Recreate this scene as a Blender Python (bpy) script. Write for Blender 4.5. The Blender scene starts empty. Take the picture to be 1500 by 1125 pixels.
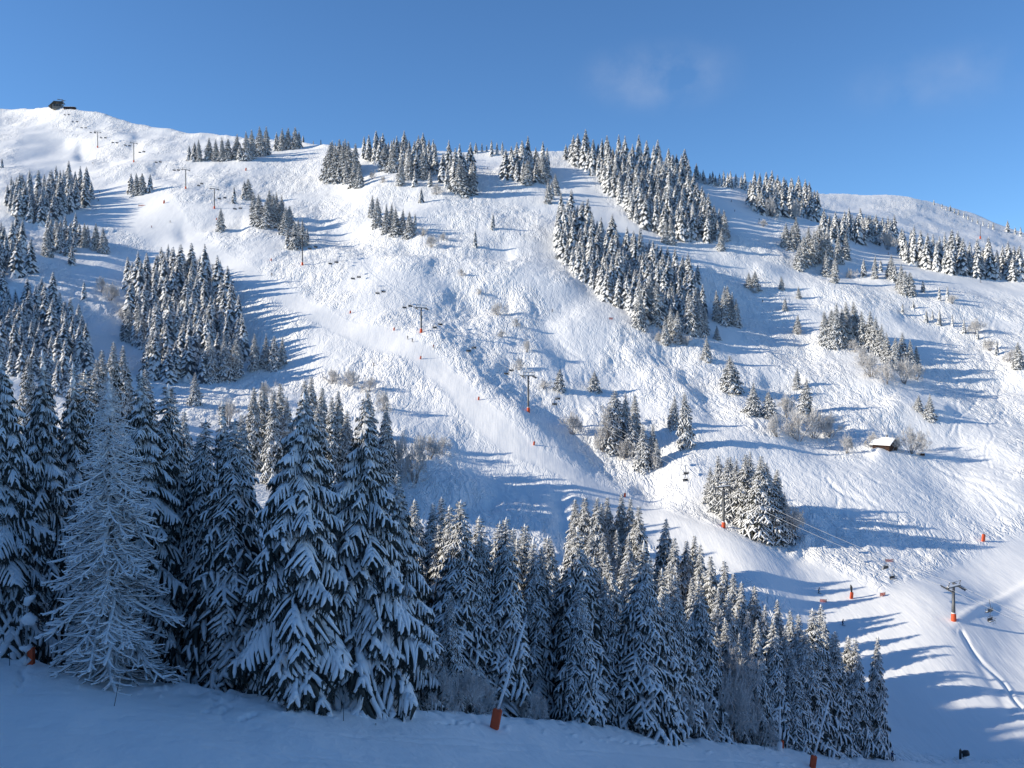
import bpy, math, random
import numpy as np
from mathutils import Vector, Matrix

# ---------------------------------------------------------------- camera, sky, sun, exposure
S = bpy.context.scene
C = S.collection
F, CU, CV = 1350.0, 750.0, 562.5            # focal length and centre in photograph pixels
cam_d = bpy.data.cameras.new('camera'); cam = bpy.data.objects.new('camera', cam_d); C.objects.link(cam)
cam_d.sensor_width = 36.0; cam_d.lens = F / 1500 * 36.0
cam_d.clip_start = 0.5; cam_d.clip_end = 6000
cam.location = (0, 0, 0); cam.rotation_euler = (math.radians(90), 0, 0)
S.camera = cam

SUN_EL, SUN_AZ = math.radians(21.0), math.radians(-96.0)   # sun low on the left, a little behind
world = bpy.data.worlds.new('World'); S.world = world; world.use_nodes = True
wn, wl = world.node_tree.nodes, world.node_tree.links
bgn = wn['Background']
sky = wn.new('ShaderNodeTexSky'); sky.sky_type = 'NISHITA'; sky.sun_disc = False
sky.sun_elevation = SUN_EL; sky.sun_rotation = SUN_AZ
sky.altitude = 1700; sky.air_density = 1.0; sky.dust_density = 0.1; sky.ozone_density = 5.0
# two faint wisps of cloud, fixed in the sky by direction
geo = wn.new('ShaderNodeNewGeometry')
def wisp(u, v, ru, rv, amt):
    d = Vector(((u - CU) / F, 1.0, (CV - v) / F)).normalized()
    mp = wn.new('ShaderNodeVectorMath'); mp.operation = 'ADD'; mp.inputs[1].default_value = d
    wl.new(geo.outputs['Incoming'], mp.inputs[0])
    sc = wn.new('ShaderNodeVectorMath'); sc.operation = 'MULTIPLY'; sc.inputs[1].default_value = (F / ru, 0.0, F / rv)
    wl.new(mp.outputs[0], sc.inputs[0])
    ln = wn.new('ShaderNodeVectorMath'); ln.operation = 'LENGTH'; wl.new(sc.outputs[0], ln.inputs[0])
    mr = wn.new('ShaderNodeMapRange'); mr.interpolation_type = 'SMOOTHERSTEP'
    mr.inputs[1].default_value = 1.0; mr.inputs[2].default_value = 0.0; mr.inputs[3].default_value = 0; mr.inputs[4].default_value = amt
    wl.new(ln.outputs['Value'], mr.inputs[0])
    nz = wn.new('ShaderNodeTexNoise'); nz.inputs['Scale'].default_value = 22; nz.inputs['Detail'].default_value = 5
    wl.new(geo.outputs['Incoming'], nz.inputs['Vector'])
    nr = wn.new('ShaderNodeMapRange'); nr.inputs[1].default_value = 0.36; nr.inputs[2].default_value = 0.78; wl.new(nz.outputs['Fac'], nr.inputs[0])
    m2 = wn.new('ShaderNodeMath'); m2.operation = 'MULTIPLY'
    wl.new(mr.outputs[0], m2.inputs[0]); wl.new(nr.outputs[0], m2.inputs[1])
    return m2.outputs[0]
w1 = wisp(965, 112, 150, 62, 0.40); w2 = wisp(1375, 115, 150, 60, 0.20)
ad = wn.new('ShaderNodeMath'); ad.operation = 'ADD'; wl.new(w1, ad.inputs[0]); wl.new(w2, ad.inputs[1])
hsv = wn.new('ShaderNodeHueSaturation'); hsv.inputs['Saturation'].default_value = 1.07; hsv.inputs['Value'].default_value = 1.0; wl.new(sky.outputs[0], hsv.inputs['Color'])
mxs = wn.new('ShaderNodeMix'); mxs.data_type = 'RGBA'
wl.new(ad.outputs[0], mxs.inputs['Factor']); wl.new(hsv.outputs[0], mxs.inputs['A']); mxs.inputs['B'].default_value = (3.0, 3.4, 4.3, 1)
wl.new(mxs.outputs['Result'], bgn.inputs['Color'])
bgn.inputs['Strength'].default_value = 0.132

sun_d = bpy.data.lights.new('sun', 'SUN'); sun = bpy.data.objects.new('sun', sun_d); C.objects.link(sun)
sun_d.energy = 4.2; sun_d.angle = math.radians(0.5); sun_d.color = (1.0, 0.915, 0.76)
sdir = Vector((math.sin(SUN_AZ) * math.cos(SUN_EL), math.cos(SUN_AZ) * math.cos(SUN_EL), math.sin(SUN_EL)))
sun.rotation_euler = sdir.to_track_quat('Z', 'Y').to_euler(); sun.location = (-300, 0, 200)
S.view_settings.view_transform = 'Standard'; S.view_settings.look = 'None'
S.view_settings.gamma = 1.0; S.view_settings.use_curve_mapping = False
S.view_settings.exposure = 0.42
S.cycles.max_bounces = 7; S.cycles.diffuse_bounces = 5

# ---------------------------------------------------------------- small helpers
rs = np.random.RandomState(7)
random.seed(7)
def pchip(x, y, xq):
    x = np.asarray(x, float); y = np.asarray(y, float); xq = np.asarray(xq, float)
    h = np.diff(x); sh = (len(h),) + (1,) * (y.ndim - 1); d = np.diff(y, axis=0) / h.reshape(sh)
    m = np.zeros_like(y); m[0] = d[0]; m[-1] = d[-1]
    if len(x) > 2:
        w1_ = (2 * h[1:] + h[:-1]).reshape((-1,) + sh[1:]); w2_ = (h[1:] + 2 * h[:-1]).reshape((-1,) + sh[1:])
        with np.errstate(all='ignore'):
            hm = (w1_ + w2_) / (w1_ / d[:-1] + w2_ / d[1:])
        m[1:-1] = np.where(d[:-1] * d[1:] > 0, np.nan_to_num(hm), 0)
    k = np.clip(np.searchsorted(x, xq) - 1, 0, len(h) - 1)
    t = (xq - x[k]) / h[k]; t = np.clip(t, 0, 1); ts = t.reshape((-1,) + sh[1:]); hk = h[k].reshape((-1,) + sh[1:])
    return ((1 + 2 * ts) * (1 - ts) ** 2 * y[k] + ts * (1 - ts) ** 2 * hk * m[k]
            + ts ** 2 * (3 - 2 * ts) * y[k + 1] + ts ** 2 * (ts - 1) * hk * m[k + 1])
_perm = np.random.RandomState(3).permutation(4096)
_grad = np.random.RandomState(4).uniform(-1, 1, (4096, 2)); _grad /= np.linalg.norm(_grad, axis=1)[:, None]
def perlin(x, y, seed=0):
    xi = np.floor(x).astype(np.int64); yi = np.floor(y).astype(np.int64); xf = x - xi; yf = y - yi
    def g(i, j, dx, dy):
        k = _perm[(_perm[(i + seed * 57) & 4095] + j) & 4095]; gg = _grad[k]
        return gg[..., 0] * dx + gg[..., 1] * dy
    u_ = xf * xf * xf * (xf * (xf * 6 - 15) + 10); v_ = yf * yf * yf * (yf * (yf * 6 - 15) + 10)
    a = g(xi, yi, xf, yf); b = g(xi + 1, yi, xf - 1, yf); c_ = g(xi, yi + 1, xf, yf - 1); d_ = g(xi + 1, yi + 1, xf - 1, yf - 1)
    return (a + (b - a) * u_ + (c_ + (d_ - c_) * u_ - a - (b - a) * u_) * v_) * 1.4
def link(o, parent=None):
    C.objects.link(o)
    if parent is not None: o.parent = parent
    return o
def mesh_np(name, V, T, mats, mi=None, smooth=True):
    me = bpy.data.meshes.new(name)
    V = np.ascontiguousarray(V, dtype=np.float32); T = np.ascontiguousarray(T, dtype=np.int32)
    n = T.shape[1]
    me.vertices.add(len(V)); me.vertices.foreach_set('co', V.ravel())
    me.loops.add(T.size); me.loops.foreach_set('vertex_index', T.ravel())
    me.polygons.add(len(T)); me.polygons.foreach_set('loop_start', np.arange(0, T.size, n, dtype=np.int32))
    me.polygons.foreach_set('use_smooth', np.full(len(T), smooth))
    for m in mats: me.materials.append(m)
    if mi is not None: me.polygons.foreach_set('material_index', np.ascontiguousarray(mi, dtype=np.int32))
    me.update(calc_edges=True)
    return me
def props(o, label=None, cat=None, group=None, kind=None):
    if label: o['label'] = label
    if cat: o['category'] = cat
    if group: o['group'] = group
    if kind: o['kind'] = kind
    return o
def empty(name, loc, rz=0.0):
    o = bpy.data.objects.new(name, None); o.location = loc; o.rotation_euler = (0, 0, rz)
    o.empty_display_size = 0.3
    return link(o)
def mobj(name, me, parent=None, mat=None):
    o = bpy.data.objects.new(name, me)
    if mat is not None: o.matrix_local = mat
    return link(o, parent)

# ---------------------------------------------------------------- materials
def mat_new(name):
    m = bpy.data.materials.new(name); m.use_nodes = True
    return m, m.node_tree.nodes, m.node_tree.links, m.node_tree.nodes['Principled BSDF']
def mat_plain(name, col, rough=0.6, metal=0.0, var=0.12, scale=4.0):
    m, n, l, p = mat_new(name)
    tc = n.new('ShaderNodeTexCoord'); nz = n.new('ShaderNodeTexNoise'); nz.inputs['Scale'].default_value = scale; nz.inputs['Detail'].default_value = 4
    l.new(tc.outputs['Object'], nz.inputs['Vector'])
    mx = n.new('ShaderNodeMix'); mx.data_type = 'RGBA'
    mx.inputs['A'].default_value = tuple(c * (1 - var) for c in col) + (1,); mx.inputs['B'].default_value = tuple(min(1, c * (1 + var)) for c in col) + (1,)
    l.new(nz.outputs['Fac'], mx.inputs['Factor']); l.new(mx.outputs['Result'], p.inputs['Base Color'])
    p.inputs['Roughness'].default_value = rough; p.inputs['Metallic'].default_value = metal
    return m
def mat_snow_ground():
    m, n, l, p = mat_new('snow_ground')
    tc = n.new('ShaderNodeTexCoord')
    at = n.new('ShaderNodeAttribute'); at.attribute_name = 'groomed'
    fine = n.new('ShaderNodeAttribute'); fine.attribute_name = 'near'
    def noise(scale, sx, sy, rot, detail, dist=0.0, rough=0.55):
        mp = n.new('ShaderNodeMapping'); mp.inputs['Scale'].default_value = (sx, sy, 0.0); mp.inputs['Rotation'].default_value = (0, 0, rot)
        l.new(tc.outputs['Object'], mp.inputs['Vector'])
        z = n.new('ShaderNodeTexNoise'); z.inputs['Scale'].default_value = scale; z.inputs['Detail'].default_value = detail
        z.inputs['Roughness'].default_value = rough; z.inputs['Distortion'].default_value = dist
        l.new(mp.outputs[0], z.inputs['Vector']); return z.outputs['Fac']
    def math_(op, a, b=None):
        q = n.new('ShaderNodeMath'); q.operation = op
        for i, s in enumerate((a, b)):
            if s is None: continue
            if isinstance(s, (int, float)): q.inputs[i].default_value = s
            else: l.new(s, q.inputs[i])
        return q.outputs[0]
    # ski tracks: creases where a stretched noise crosses its middle value
    def crease(scale, sx, sy, rot, width):
        a = noise(scale, sx, sy, rot, 2.0, 0.9)
        d = math_('ABSOLUTE', math_('SUBTRACT', a, 0.5))
        r = n.new('ShaderNodeMapRange'); r.inputs[1].default_value = 0; r.inputs[2].default_value = width; r.interpolation_type = 'SMOOTHSTEP'
        l.new(d, r.inputs[0]); return r.outputs[0]
    c1 = crease(0.30, 1.0, 0.42, 0.35, 0.075); c2 = crease(0.34, 1.0, 0.40, -0.4, 0.075); c3 = crease(0.16, 1.0, 0.5, 0.1, 0.05)
    lump = noise(0.5, 1.0, 0.6, 0.2, 4.0, 0.4)
    off = math_('ADD', math_('MULTIPLY', math_('ADD', math_('ADD', c1, c2), c3), 0.17), math_('MULTIPLY', lump, 0.5))
    pist = math_('ADD', math_('MULTIPLY', noise(1.0, 1.6, 0.14, 0.45, 3.0), 0.075), math_('MULTIPLY', noise(0.22, 1.0, 0.3, 0.5, 3.0), 0.18))
    mx = n.new('ShaderNodeMix'); l.new(at.outputs['Fac'], mx.inputs[0]); l.new(off, mx.inputs[2]); l.new(pist, mx.inputs[3])
    nearz = math_('ADD', math_('MULTIPLY', noise(0.9, 1, 1, 0, 6.0, 0.3), 0.16), math_('MULTIPLY', noise(0.25, 1, 0.5, 0.3, 4.0), 0.25))
    mx2 = n.new('ShaderNodeMix'); l.new(fine.outputs['Fac'], mx2.inputs[0]); l.new(mx.outputs[0], mx2.inputs[2]); l.new(nearz, mx2.inputs[3])
    b = n.new('ShaderNodeBump'); b.inputs['Strength'].default_value = 1.0; b.inputs['Distance'].default_value = 1.0
    l.new(mx2.outputs[0], b.inputs['Height']); l.new(b.outputs[0], p.inputs['Normal'])
    cm = n.new('ShaderNodeMix'); cm.data_type = 'RGBA'; cm.inputs['A'].default_value = (0.90, 0.89, 0.868, 1); cm.inputs['B'].default_value = (0.93, 0.92, 0.898, 1)
    l.new(noise(0.08, 1, 1, 0, 5.0), cm.inputs['Factor']); l.new(cm.outputs['Result'], p.inputs['Base Color'])
    p.inputs['Roughness'].default_value = 0.75; p.inputs['Specular IOR Level'].default_value = 0.25
    return m
def mat_snow_tree():
    m, n, l, p = mat_new('snow_on_branches')
    tc = n.new('ShaderNodeTexCoord'); nz = n.new('ShaderNodeTexNoise'); nz.inputs['Scale'].default_value = 5.0; nz.inputs['Detail'].default_value = 5
    l.new(tc.outputs['Object'], nz.inputs['Vector'])
    b = n.new('ShaderNodeBump'); b.inputs['Strength'].default_value = 0.6; b.inputs['Distance'].default_value = 0.08
    l.new(nz.outputs['Fac'], b.inputs['Height']); l.new(b.outputs[0], p.inputs['Normal'])
    p.inputs['Base Color'].default_value = (0.905, 0.90, 0.885, 1); p.inputs['Roughness'].default_value = 0.7; p.inputs['Specular IOR Level'].default_value = 0.2
    return m
M_GROUND = mat_snow_ground()
M_SNOW = mat_snow_tree()
M_NEEDLE = mat_plain('spruce_needles', (0.042, 0.048, 0.042), 0.8, var=0.45, scale=1.5)
M_NEEDLE_F = mat_plain('frosted_spruce_needles', (0.118, 0.133, 0.148), 0.85, var=0.4, scale=1.5)
M_BARK = mat_plain('bark', (0.050, 0.040, 0.032), 0.9, var=0.4, scale=3)
M_FROST = mat_plain('frosted_twigs', (0.60, 0.58, 0.56), 0.8, var=0.22, scale=1.2)
M_TWIG = mat_plain('bare_twigs', (0.17, 0.145, 0.125), 0.85, var=0.3, scale=1.5)
M_STEEL = mat_plain('dark_steel', (0.10, 0.105, 0.11), 0.45, 0.5)
M_GALV = mat_plain('galvanised_steel', (0.34, 0.35, 0.36), 0.5, 0.6)
M_ORANGE = mat_plain('orange_padding', (0.62, 0.09, 0.025), 0.7, var=0.2, scale=2)
M_RED = mat_plain('red_fabric', (0.55, 0.05, 0.04), 0.7)
M_WOOD = mat_plain('weathered_wood', (0.055, 0.024, 0.014), 0.85, var=0.4, scale=2)
M_BLACK = mat_plain('black_plastic', (0.02, 0.02, 0.022), 0.5)
M_CONC = mat_plain('grey_cladding', (0.20, 0.19, 0.17), 0.8)
M_GLASS = mat_plain('dark_glass', (0.03, 0.035, 0.04), 0.1)
M_ROPE = mat_plain('frosted_rope', (0.45, 0.46, 0.48), 0.6)

# ---------------------------------------------------------------- the terrain
# key columns by photograph column u: (bottom-of-frame distance, (edge v, edge distance), (gully distance, height), hill [(v, distance)...])
KEY = {
 0:    (56, (962, 80), (205, -25), [(640, 285), (550, 360), (450, 450), (350, 560), (300, 650), (240, 850), (200, 1000), (161, 1180)]),
 90:   (56, (975, 79), (208, -26), [(640, 295), (550, 372), (450, 465), (350, 590), (300, 690), (240, 880), (200, 1000), (157, 1090)]),
 145:  (57, (985, 79), (210, -27), [(640, 300), (560, 380), (450, 480), (350, 600), (300, 690), (240, 850), (200, 980), (166, 1070)]),
 200:  (58, (992, 79), (212, -28), [(640, 310), (560, 395), (450, 495), (350, 612), (300, 690), (240, 822), (205, 945), (183, 1050)]),
 300:  (60, (1008, 78), (216, -30), [(650, 318), (560, 402), (450, 496), (350, 604), (300, 674), (240, 812), (215, 900), (197, 990)]),
 443:  (64, (1032, 78), (224, -33), [(665, 328), (560, 398), (450, 476), (392, 535), (300, 690), (240, 800), (209, 900)]),
 617:  (72, (1042, 88), (230, -50), [(735, 290), (600, 374), (487, 440), (400, 512), (300, 640), (240, 745), (224, 800)]),
 774:  (84, (1054, 103), (232, -62), [(800, 272), (700, 325), (600, 370), (500, 440), (400, 525), (300, 645), (240, 745), (222, 795)]),
 900:  (98, (1067, 118), (222, -64), [(835, 258), (760, 297), (690, 333), (600, 385), (500, 455), (400, 540), (300, 660), (250, 740), (236, 790)]),
 1060: (122, (1088, 137), (205, -67), [(900, 240), (765, 290), (700, 322), (600, 390), (500, 470), (400, 565), (300, 690), (262, 770)]),
 1200: (146, (1105, 154), (190, -70), [(1030, 200), (900, 243), (800, 285), (700, 332), (600, 400), (500, 485), (400, 585), (340, 670), (305, 900), (287, 1150)]),
 1300: (160, (1114, 165), (180, -71), [(1085, 184), (1000, 207), (900, 240), (800, 287), (700, 337), (650, 366), (600, 402), (500, 484), (420, 565), (370, 660), (325, 880), (288.5, 1150)]),
 1397: (168, (1120, 169), (174, -71), [(1105, 179), (1000, 206), (920, 231), (850, 262), (800, 295), (700, 345), (600, 412), (500, 492), (430, 562), (395, 630), (350, 860), (306, 1150)]),
 1500: (168, (1121, 169), (172, -70), [(1110, 176), (1000, 208), (920, 237), (850, 269), (780, 304), (700, 340), (600, 412), (500, 492), (430, 570), (405, 630), (370, 850), (345, 1100)]),
 1700: (160, (1121, 164), (170, -66), [(1060, 182), (1000, 212), (920, 243), (850, 277), (780, 314), (700, 335), (600, 412), (500, 492), (430, 580), (415, 650), (400, 850), (390, 1050)]),
}
# left of the frame the ground climbs to an unseen spur, shaped to keep the foreground in shade
HS = ([1, 20, 45, 64, 80, 96, 118, 134, 150, 170, 185, 215, 250, 300, 350, 390, 450, 540, 750, 1000, 1300],
      [-2, -4, -7, -9, -16, -27, -37, -41, -41, -43, -52, -78, -105, -95, -62, -50, -56, -75, -50, -10, 20])
def spur(u, frac):
    k = -(u - CU) / F
    D = np.array(HS[0], float); H = np.array(HS[1], float)
    return D, (H + 0.384 * k * D) * frac + (1 - frac) * (-0.2 * D)
ROWS = dict(A=26, B=62, Cc=96, Hh=440, K=26)
NR = sum(ROWS.values())
iB = ROWS['A']; iC = iB + ROWS['B']; iH = iC + ROWS['Cc']; iK = iH + ROWS['Hh']
def vz(v, D): return D * (CV - v) / F
ku, kD, kz = [], [], []
def add_col(u, Dseg, zf):
    Dr = np.concatenate([np.geomspace(1.5, Dseg[0], ROWS['A'], endpoint=False), np.linspace(Dseg[0], Dseg[1], ROWS['B'], endpoint=False),
                         np.linspace(Dseg[1], Dseg[2], ROWS['Cc'], endpoint=False), Dseg[3], np.linspace(Dseg[3][-1] * 1.015, Dseg[3][-1] * 1.5, ROWS['K'])])
    ku.append(u); kD.append(Dr); kz.append(zf(Dr))
for uo, Dt in ((-3600, 1300), (-2000, 1250), (-700, 1200)):
    D_, z_ = spur(-2000 if uo < -2000 else uo, 1.0)
    if uo == -700: z_ = 0.72 * z_ + 0.28 * np.interp(D_, [1, 80, 200, 300, 450, 700, 1200], [-1.7, -23, -30, -25, 30, 130, 340])
    if uo == -3600: z_ = z_ + 0.12 * D_
    add_col(uo, (56, 80, 285, np.geomspace(285, Dt, ROWS['Hh'])), lambda Dr, D_=D_, z_=z_: pchip(D_, z_, np.clip(Dr, 1, 1299)) - np.maximum(0, Dr - 1299) * 0.3)
for u, (Db, (ve, De), (Dg, zg), hill) in KEY.items():
    hv = np.array([h[0] for h in hill], float)[::-1]; hd = np.array([h[1] for h in hill], float)[::-1]
    vt = np.linspace(hv[-1], hv[0], ROWS['Hh']); Dh = np.exp(pchip(hv, np.log(hd), vt))
    zh = vz(vt, Dh)
    ze = vz(ve, De); zb = vz(1127, Db) if vz(1127, Db) < -1 else -2
    pts_D = np.array([1.0, Db * 0.5, Db, De, De + 6, De + 0.45 * (Dg - De), Dg]); 
    pts_z = np.array([-1.8, zb * 0.55, zb, ze, ze - 2.4, ze + 0.62 * (zg - ze), zg])
    sel = slice(0, None, 8)
    aD = np.concatenate([pts_D, Dh[sel], [Dh[-1], Dh[-1] * 1.06, Dh[-1] * 1.5]]); az = np.concatenate([pts_z, zh[sel], [zh[-1], zh[-1] - 0.02 * Dh[-1], zh[-1] - 0.22 * Dh[-1]]])
    o_ = np.unique(aD, return_index=True)[1]
    add_col(u, (Db, De, Dh[0], Dh), lambda Dr, a=aD[o_], z=az[o_]: pchip(a, z, Dr))
D_, z_ = kD[-1], kz[-1]
ku.append(2600); kD.append(D_ * 1.0); kz.append(z_ + 0.10 * D_)
ku = np.array(ku, float); order = np.argsort(ku); ku = ku[order]; kD = np.array(kD)[order]; kz = np.array(kz)[order]
uu = np.concatenate([np.linspace(-3600, -700, 24, endpoint=False), np.linspace(-700, -70, 46, endpoint=False), np.arange(-70, 1570, 2.0), np.linspace(1572, 2600, 34)])
GD = pchip(ku, kD, uu); GZ = pchip(ku, kz, uu)          # (columns, rows)
NC = len(uu)
GX = GD * ((uu - CU) / F)[:, None]; GY = GD
GV = CV - F * GZ / GD; GU = np.repeat(uu[:, None], NR, 1)
# groomed pistes as areas of the hill
def inpoly(px, py, poly):
    r = np.zeros(px.shape, bool); j = len(poly) - 1
    for i in range(len(poly)):
        xi, yi = poly[i]; xj, yj = poly[j]
        if yi != yj:
            c_ = ((yi > py) != (yj > py)) & (px < (xj - xi) * (py - yi) / (yj - yi) + xi); r ^= c_
        j = i
    return r
PISTE = [
 [(135, 275), (205, 250), (262, 300), (330, 372), (440, 425), (520, 468), (600, 490), (655, 535), (705, 582), (790, 650), (880, 695), (965, 722), (1062, 772), (1165, 812), (1290, 865), (1180, 900), (1080, 850), (980, 810), (880, 745), (815, 700), (740, 668), (690, 632), (640, 575), (590, 530), (520, 505), (430, 455), (330, 400), (240, 370), (165, 330)],
 [(1290, 868), (1395, 818), (1500, 776), (1720, 700), (1720, 1140), (1100, 1140), (1130, 960), (1180, 880)],
 [(808, 236), (862, 262), (905, 310), (962, 348), (1000, 366), (985, 378), (930, 352), (870, 330), (835, 290)],
 [(1018, 268), (1085, 280), (1130, 330), (1140, 350), (1060, 345)],
 [(1215, 345), (1300, 352), (1360, 392), (1430, 402), (1560, 418), (1560, 440), (1400, 425), (1320, 402), (1240, 372)],
 [(60, 175), (92, 200), (130, 240), (150, 262), (80, 260), (20, 240), (30, 190)],
 [(1205, 290), (1240, 290), (1300, 320), (1350, 352), (1240, 325)],
]
GRO = np.zeros(GV.shape)
hs_ = slice(iH, iK)
for pl in PISTE: GRO[:, hs_] = np.maximum(GRO[:, hs_], inpoly(GU[:, hs_], GV[:, hs_], pl).astype(float))
def blur(a, n):
    k = np.ones(2 * n + 1) / (2 * n + 1)
    a = np.apply_along_axis(lambda r: np.convolve(np.pad(r, n, 'edge'), k, 'valid'), 0, a)
    return np.apply_along_axis(lambda r: np.convolve(np.pad(r, n, 'edge'), k, 'valid'), 1, a)
GRO = blur(blur(GRO, 4), 4)
# gullies and banks along lines on the hill: (points, height change in metres, half width in pixels)
LINES = [
 ([(668, 470), (740, 520), (792, 590), (862, 645), (950, 695)], -5.0, 27),
 ([(950, 695), (1060, 750), (1165, 810)], -2.2, 17),
 ([(640, 490), (700, 548), (775, 612), (850, 668)], 1.6, 16),
 ([(122, 224), (160, 226), (192, 216)], -8.0, 9), ([(112, 208), (160, 200), (190, 203)], 4.0, 7),
 ([(232, 248), (262, 262), (300, 270)], -4.0, 9), ([(272, 340), (320, 325), (350, 330)], -4, 10),
 ([(820, 735), (832, 790)], -3.2, 9), ([(640, 748), (720, 742)], -2.6, 10),
 ([(980, 530), (1030, 560), (1050, 600)], -4.0, 16), ([(930, 520), (985, 545)], 2.5, 14),
 ([(1130, 560), (1200, 585), (1290, 590)], -3.2, 12), ([(1190, 560), (1290, 565)], 2.5, 12),
 ([(1210, 610), (1300, 600), (1380, 610)], 2.5, 9), ([(1330, 520), (1420, 560), (1500, 560)], -4.0, 14),
 ([(1330, 460), (1420, 490), (1470, 540)], -3.0, 12), ([(1120, 400), (1200, 430), (1260, 445)], 2.5, 12),
 ([(1040, 440), (1130, 470), (1180, 500)], -3.2, 15),
 ([(1405, 918), (1450, 884), (1500, 860), (1600, 815)], 0.8, 6), ([(1405, 930), (1440, 985), (1480, 1050)], -0.4, 5),
 ([(640, 400), (700, 440), (740, 440)], -3.5, 14), ([(600, 360), (660, 375), (740, 372)], -3.0, 10),
 ([(860, 430), (800, 470), (830, 520)], -3.0, 16), ([(470, 330), (540, 360), (600, 352)], -3.0, 12),
 ([(1290, 663), (1340, 664), (1395, 668)], 1.8, 9), ([(1160, 640), (1270, 650), (1400, 655)], -1.6, 8),
 ([(1165, 810), (1180, 795)], 1.4, 6), ([(340, 150), (520, 480)], 0.0, 5),
]
ADD = np.zeros(GV.shape)
U_, V_ = GU[:, hs_], GV[:, hs_]
for pts, amp, wid in LINES:
    best = np.full(U_.shape, 1e9)
    for (x0, y0), (x1, y1) in zip(pts[:-1], pts[1:]):
        dx, dy = x1 - x0, y1 - y0; t = np.clip(((U_ - x0) * dx + (V_ - y0) * dy) / (dx * dx + dy * dy), 0, 1)
        best = np.minimum(best, (U_ - x0 - t * dx) ** 2 + (V_ - y0 - t * dy) ** 2)
    ADD[:, hs_] += 0.7 * amp * np.exp(-best / (1.35 * wid) ** 2)
# relief at several scales, calmer on the groomed runs
q_ = np.clip((perlin(GX / 52, GY / 75, 21) + 0.45 * perlin(GX / 18, GY / 26, 22) + 0.08) * 2.6, 0, 1); SOFT = q_ * q_ * (3 - 2 * q_)      # patches of untracked smooth powder
GRO = np.maximum(GRO, 0.72 * SOFT)
off = 1 - 0.85 * GRO
ramp = np.zeros(NR); ramp[iH - 30:iH + 20] = np.linspace(0, 1, 50); ramp[iH + 20:] = 1
top_fade = np.ones(NR); top_fade[iK - 60:iK] = np.linspace(1, 0.35, 60); top_fade[iK:] = 0.35
rel = (3.2 * perlin(GX / 70, GY / 70, 1) * top_fade + 2.0 * perlin(GX / 30, GY / 38, 2) + off * (0.75 * perlin(GX / 12, GY / 17, 3)))
gx2, gy2 = GX + 1.5 * perlin(GX / 9, GY / 9, 8), GY + 2.0 * perlin(GX / 11, GY / 11, 9)
rel += off * (0.45 * perlin(gx2 / 5.0, gy2 / 8.5, 4) + 0.26 * (1 - np.abs(perlin(gx2 / 3.4 + gy2 / 14, gy2 / 12, 5)) * 2) + 0.18 * perlin(gx2 / 2.2 - gy2 / 9, gy2 / 5.5, 6))
rel *= ramp[None, :]
fgm = np.zeros(NR); fgm[iB - 12:iC + 14] = 1.0
fgm = np.convolve(np.pad(fgm, 6, 'edge'), np.ones(13) / 13, 'valid')
edge_w = np.exp(-((np.arange(NR) - iC) / 9.0) ** 2)
def dents(px, py, amp, rad):
    global rel
    sl = slice(iB - 10, iC + 10); U2, V2 = GU[:, sl], GV[:, sl]
    for x_, y_, a2, r2 in zip(px, py, amp, rad): rel[:, sl] += a2 * np.exp(-((U2 - x_) ** 2 + (2.2 * (V2 - y_)) ** 2) / r2 ** 2)
rd = np.random.RandomState(77)
for (x0, y0, x1, y1, n_) in ((22, 1012, 40, 972, 12), (36, 1014, 30, 975, 10), (305, 1040, 330, 1008, 14), (322, 1046, 352, 1016, 12), (352, 1052, 372, 1046, 8), (640, 1062, 700, 1056, 9), (905, 1082, 960, 1092, 10)):
    f = np.linspace(0, 1, n_); dents(x0 + (x1 - x0) * f + rd.uniform(-4, 4, n_), y0 + (y1 - y0) * f + rd.uniform(-2.5, 2.5, n_), rd.uniform(-0.34, -0.12, n_), rd.uniform(2.5, 5, n_))
for x0, y0, x1, y1, a_d in ((-40, 1052, 700, 1128, -0.10), (-40, 1059, 690, 1134, -0.08), (200, 1040, 900, 1112, -0.07), (500, 1078, 1250, 1122, -0.08)):
    f = np.linspace(0, 1, 260); dents(x0 + (x1 - x0) * f, y0 + (y1 - y0) * f + 5 * np.sin(5 * f + x0), np.full(260, a_d * 0.45), np.full(260, 3.0))
ux = rd.uniform(60, 1290, 170); dents(ux, np.interp(ux, [0, 300, 617, 900, 1200, 1300], [968, 1014, 1048, 1074, 1110, 1118]) + rd.exponential(9, 170), rd.uniform(-0.08, 0.24, 170), rd.uniform(2.0, 4.5, 170))
rel += fgm[None, :] * (0.30 * perlin(GX / 9, GY / 7, 11) + 0.07 * perlin(GX / 2.1, GY / 1.6, 12)) + edge_w[None, :] * (0.35 * perlin(GX / 2.6, GY / 3, 13) + 0.18 * perlin(GX / 1.1, GY / 1.3, 14))
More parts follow.
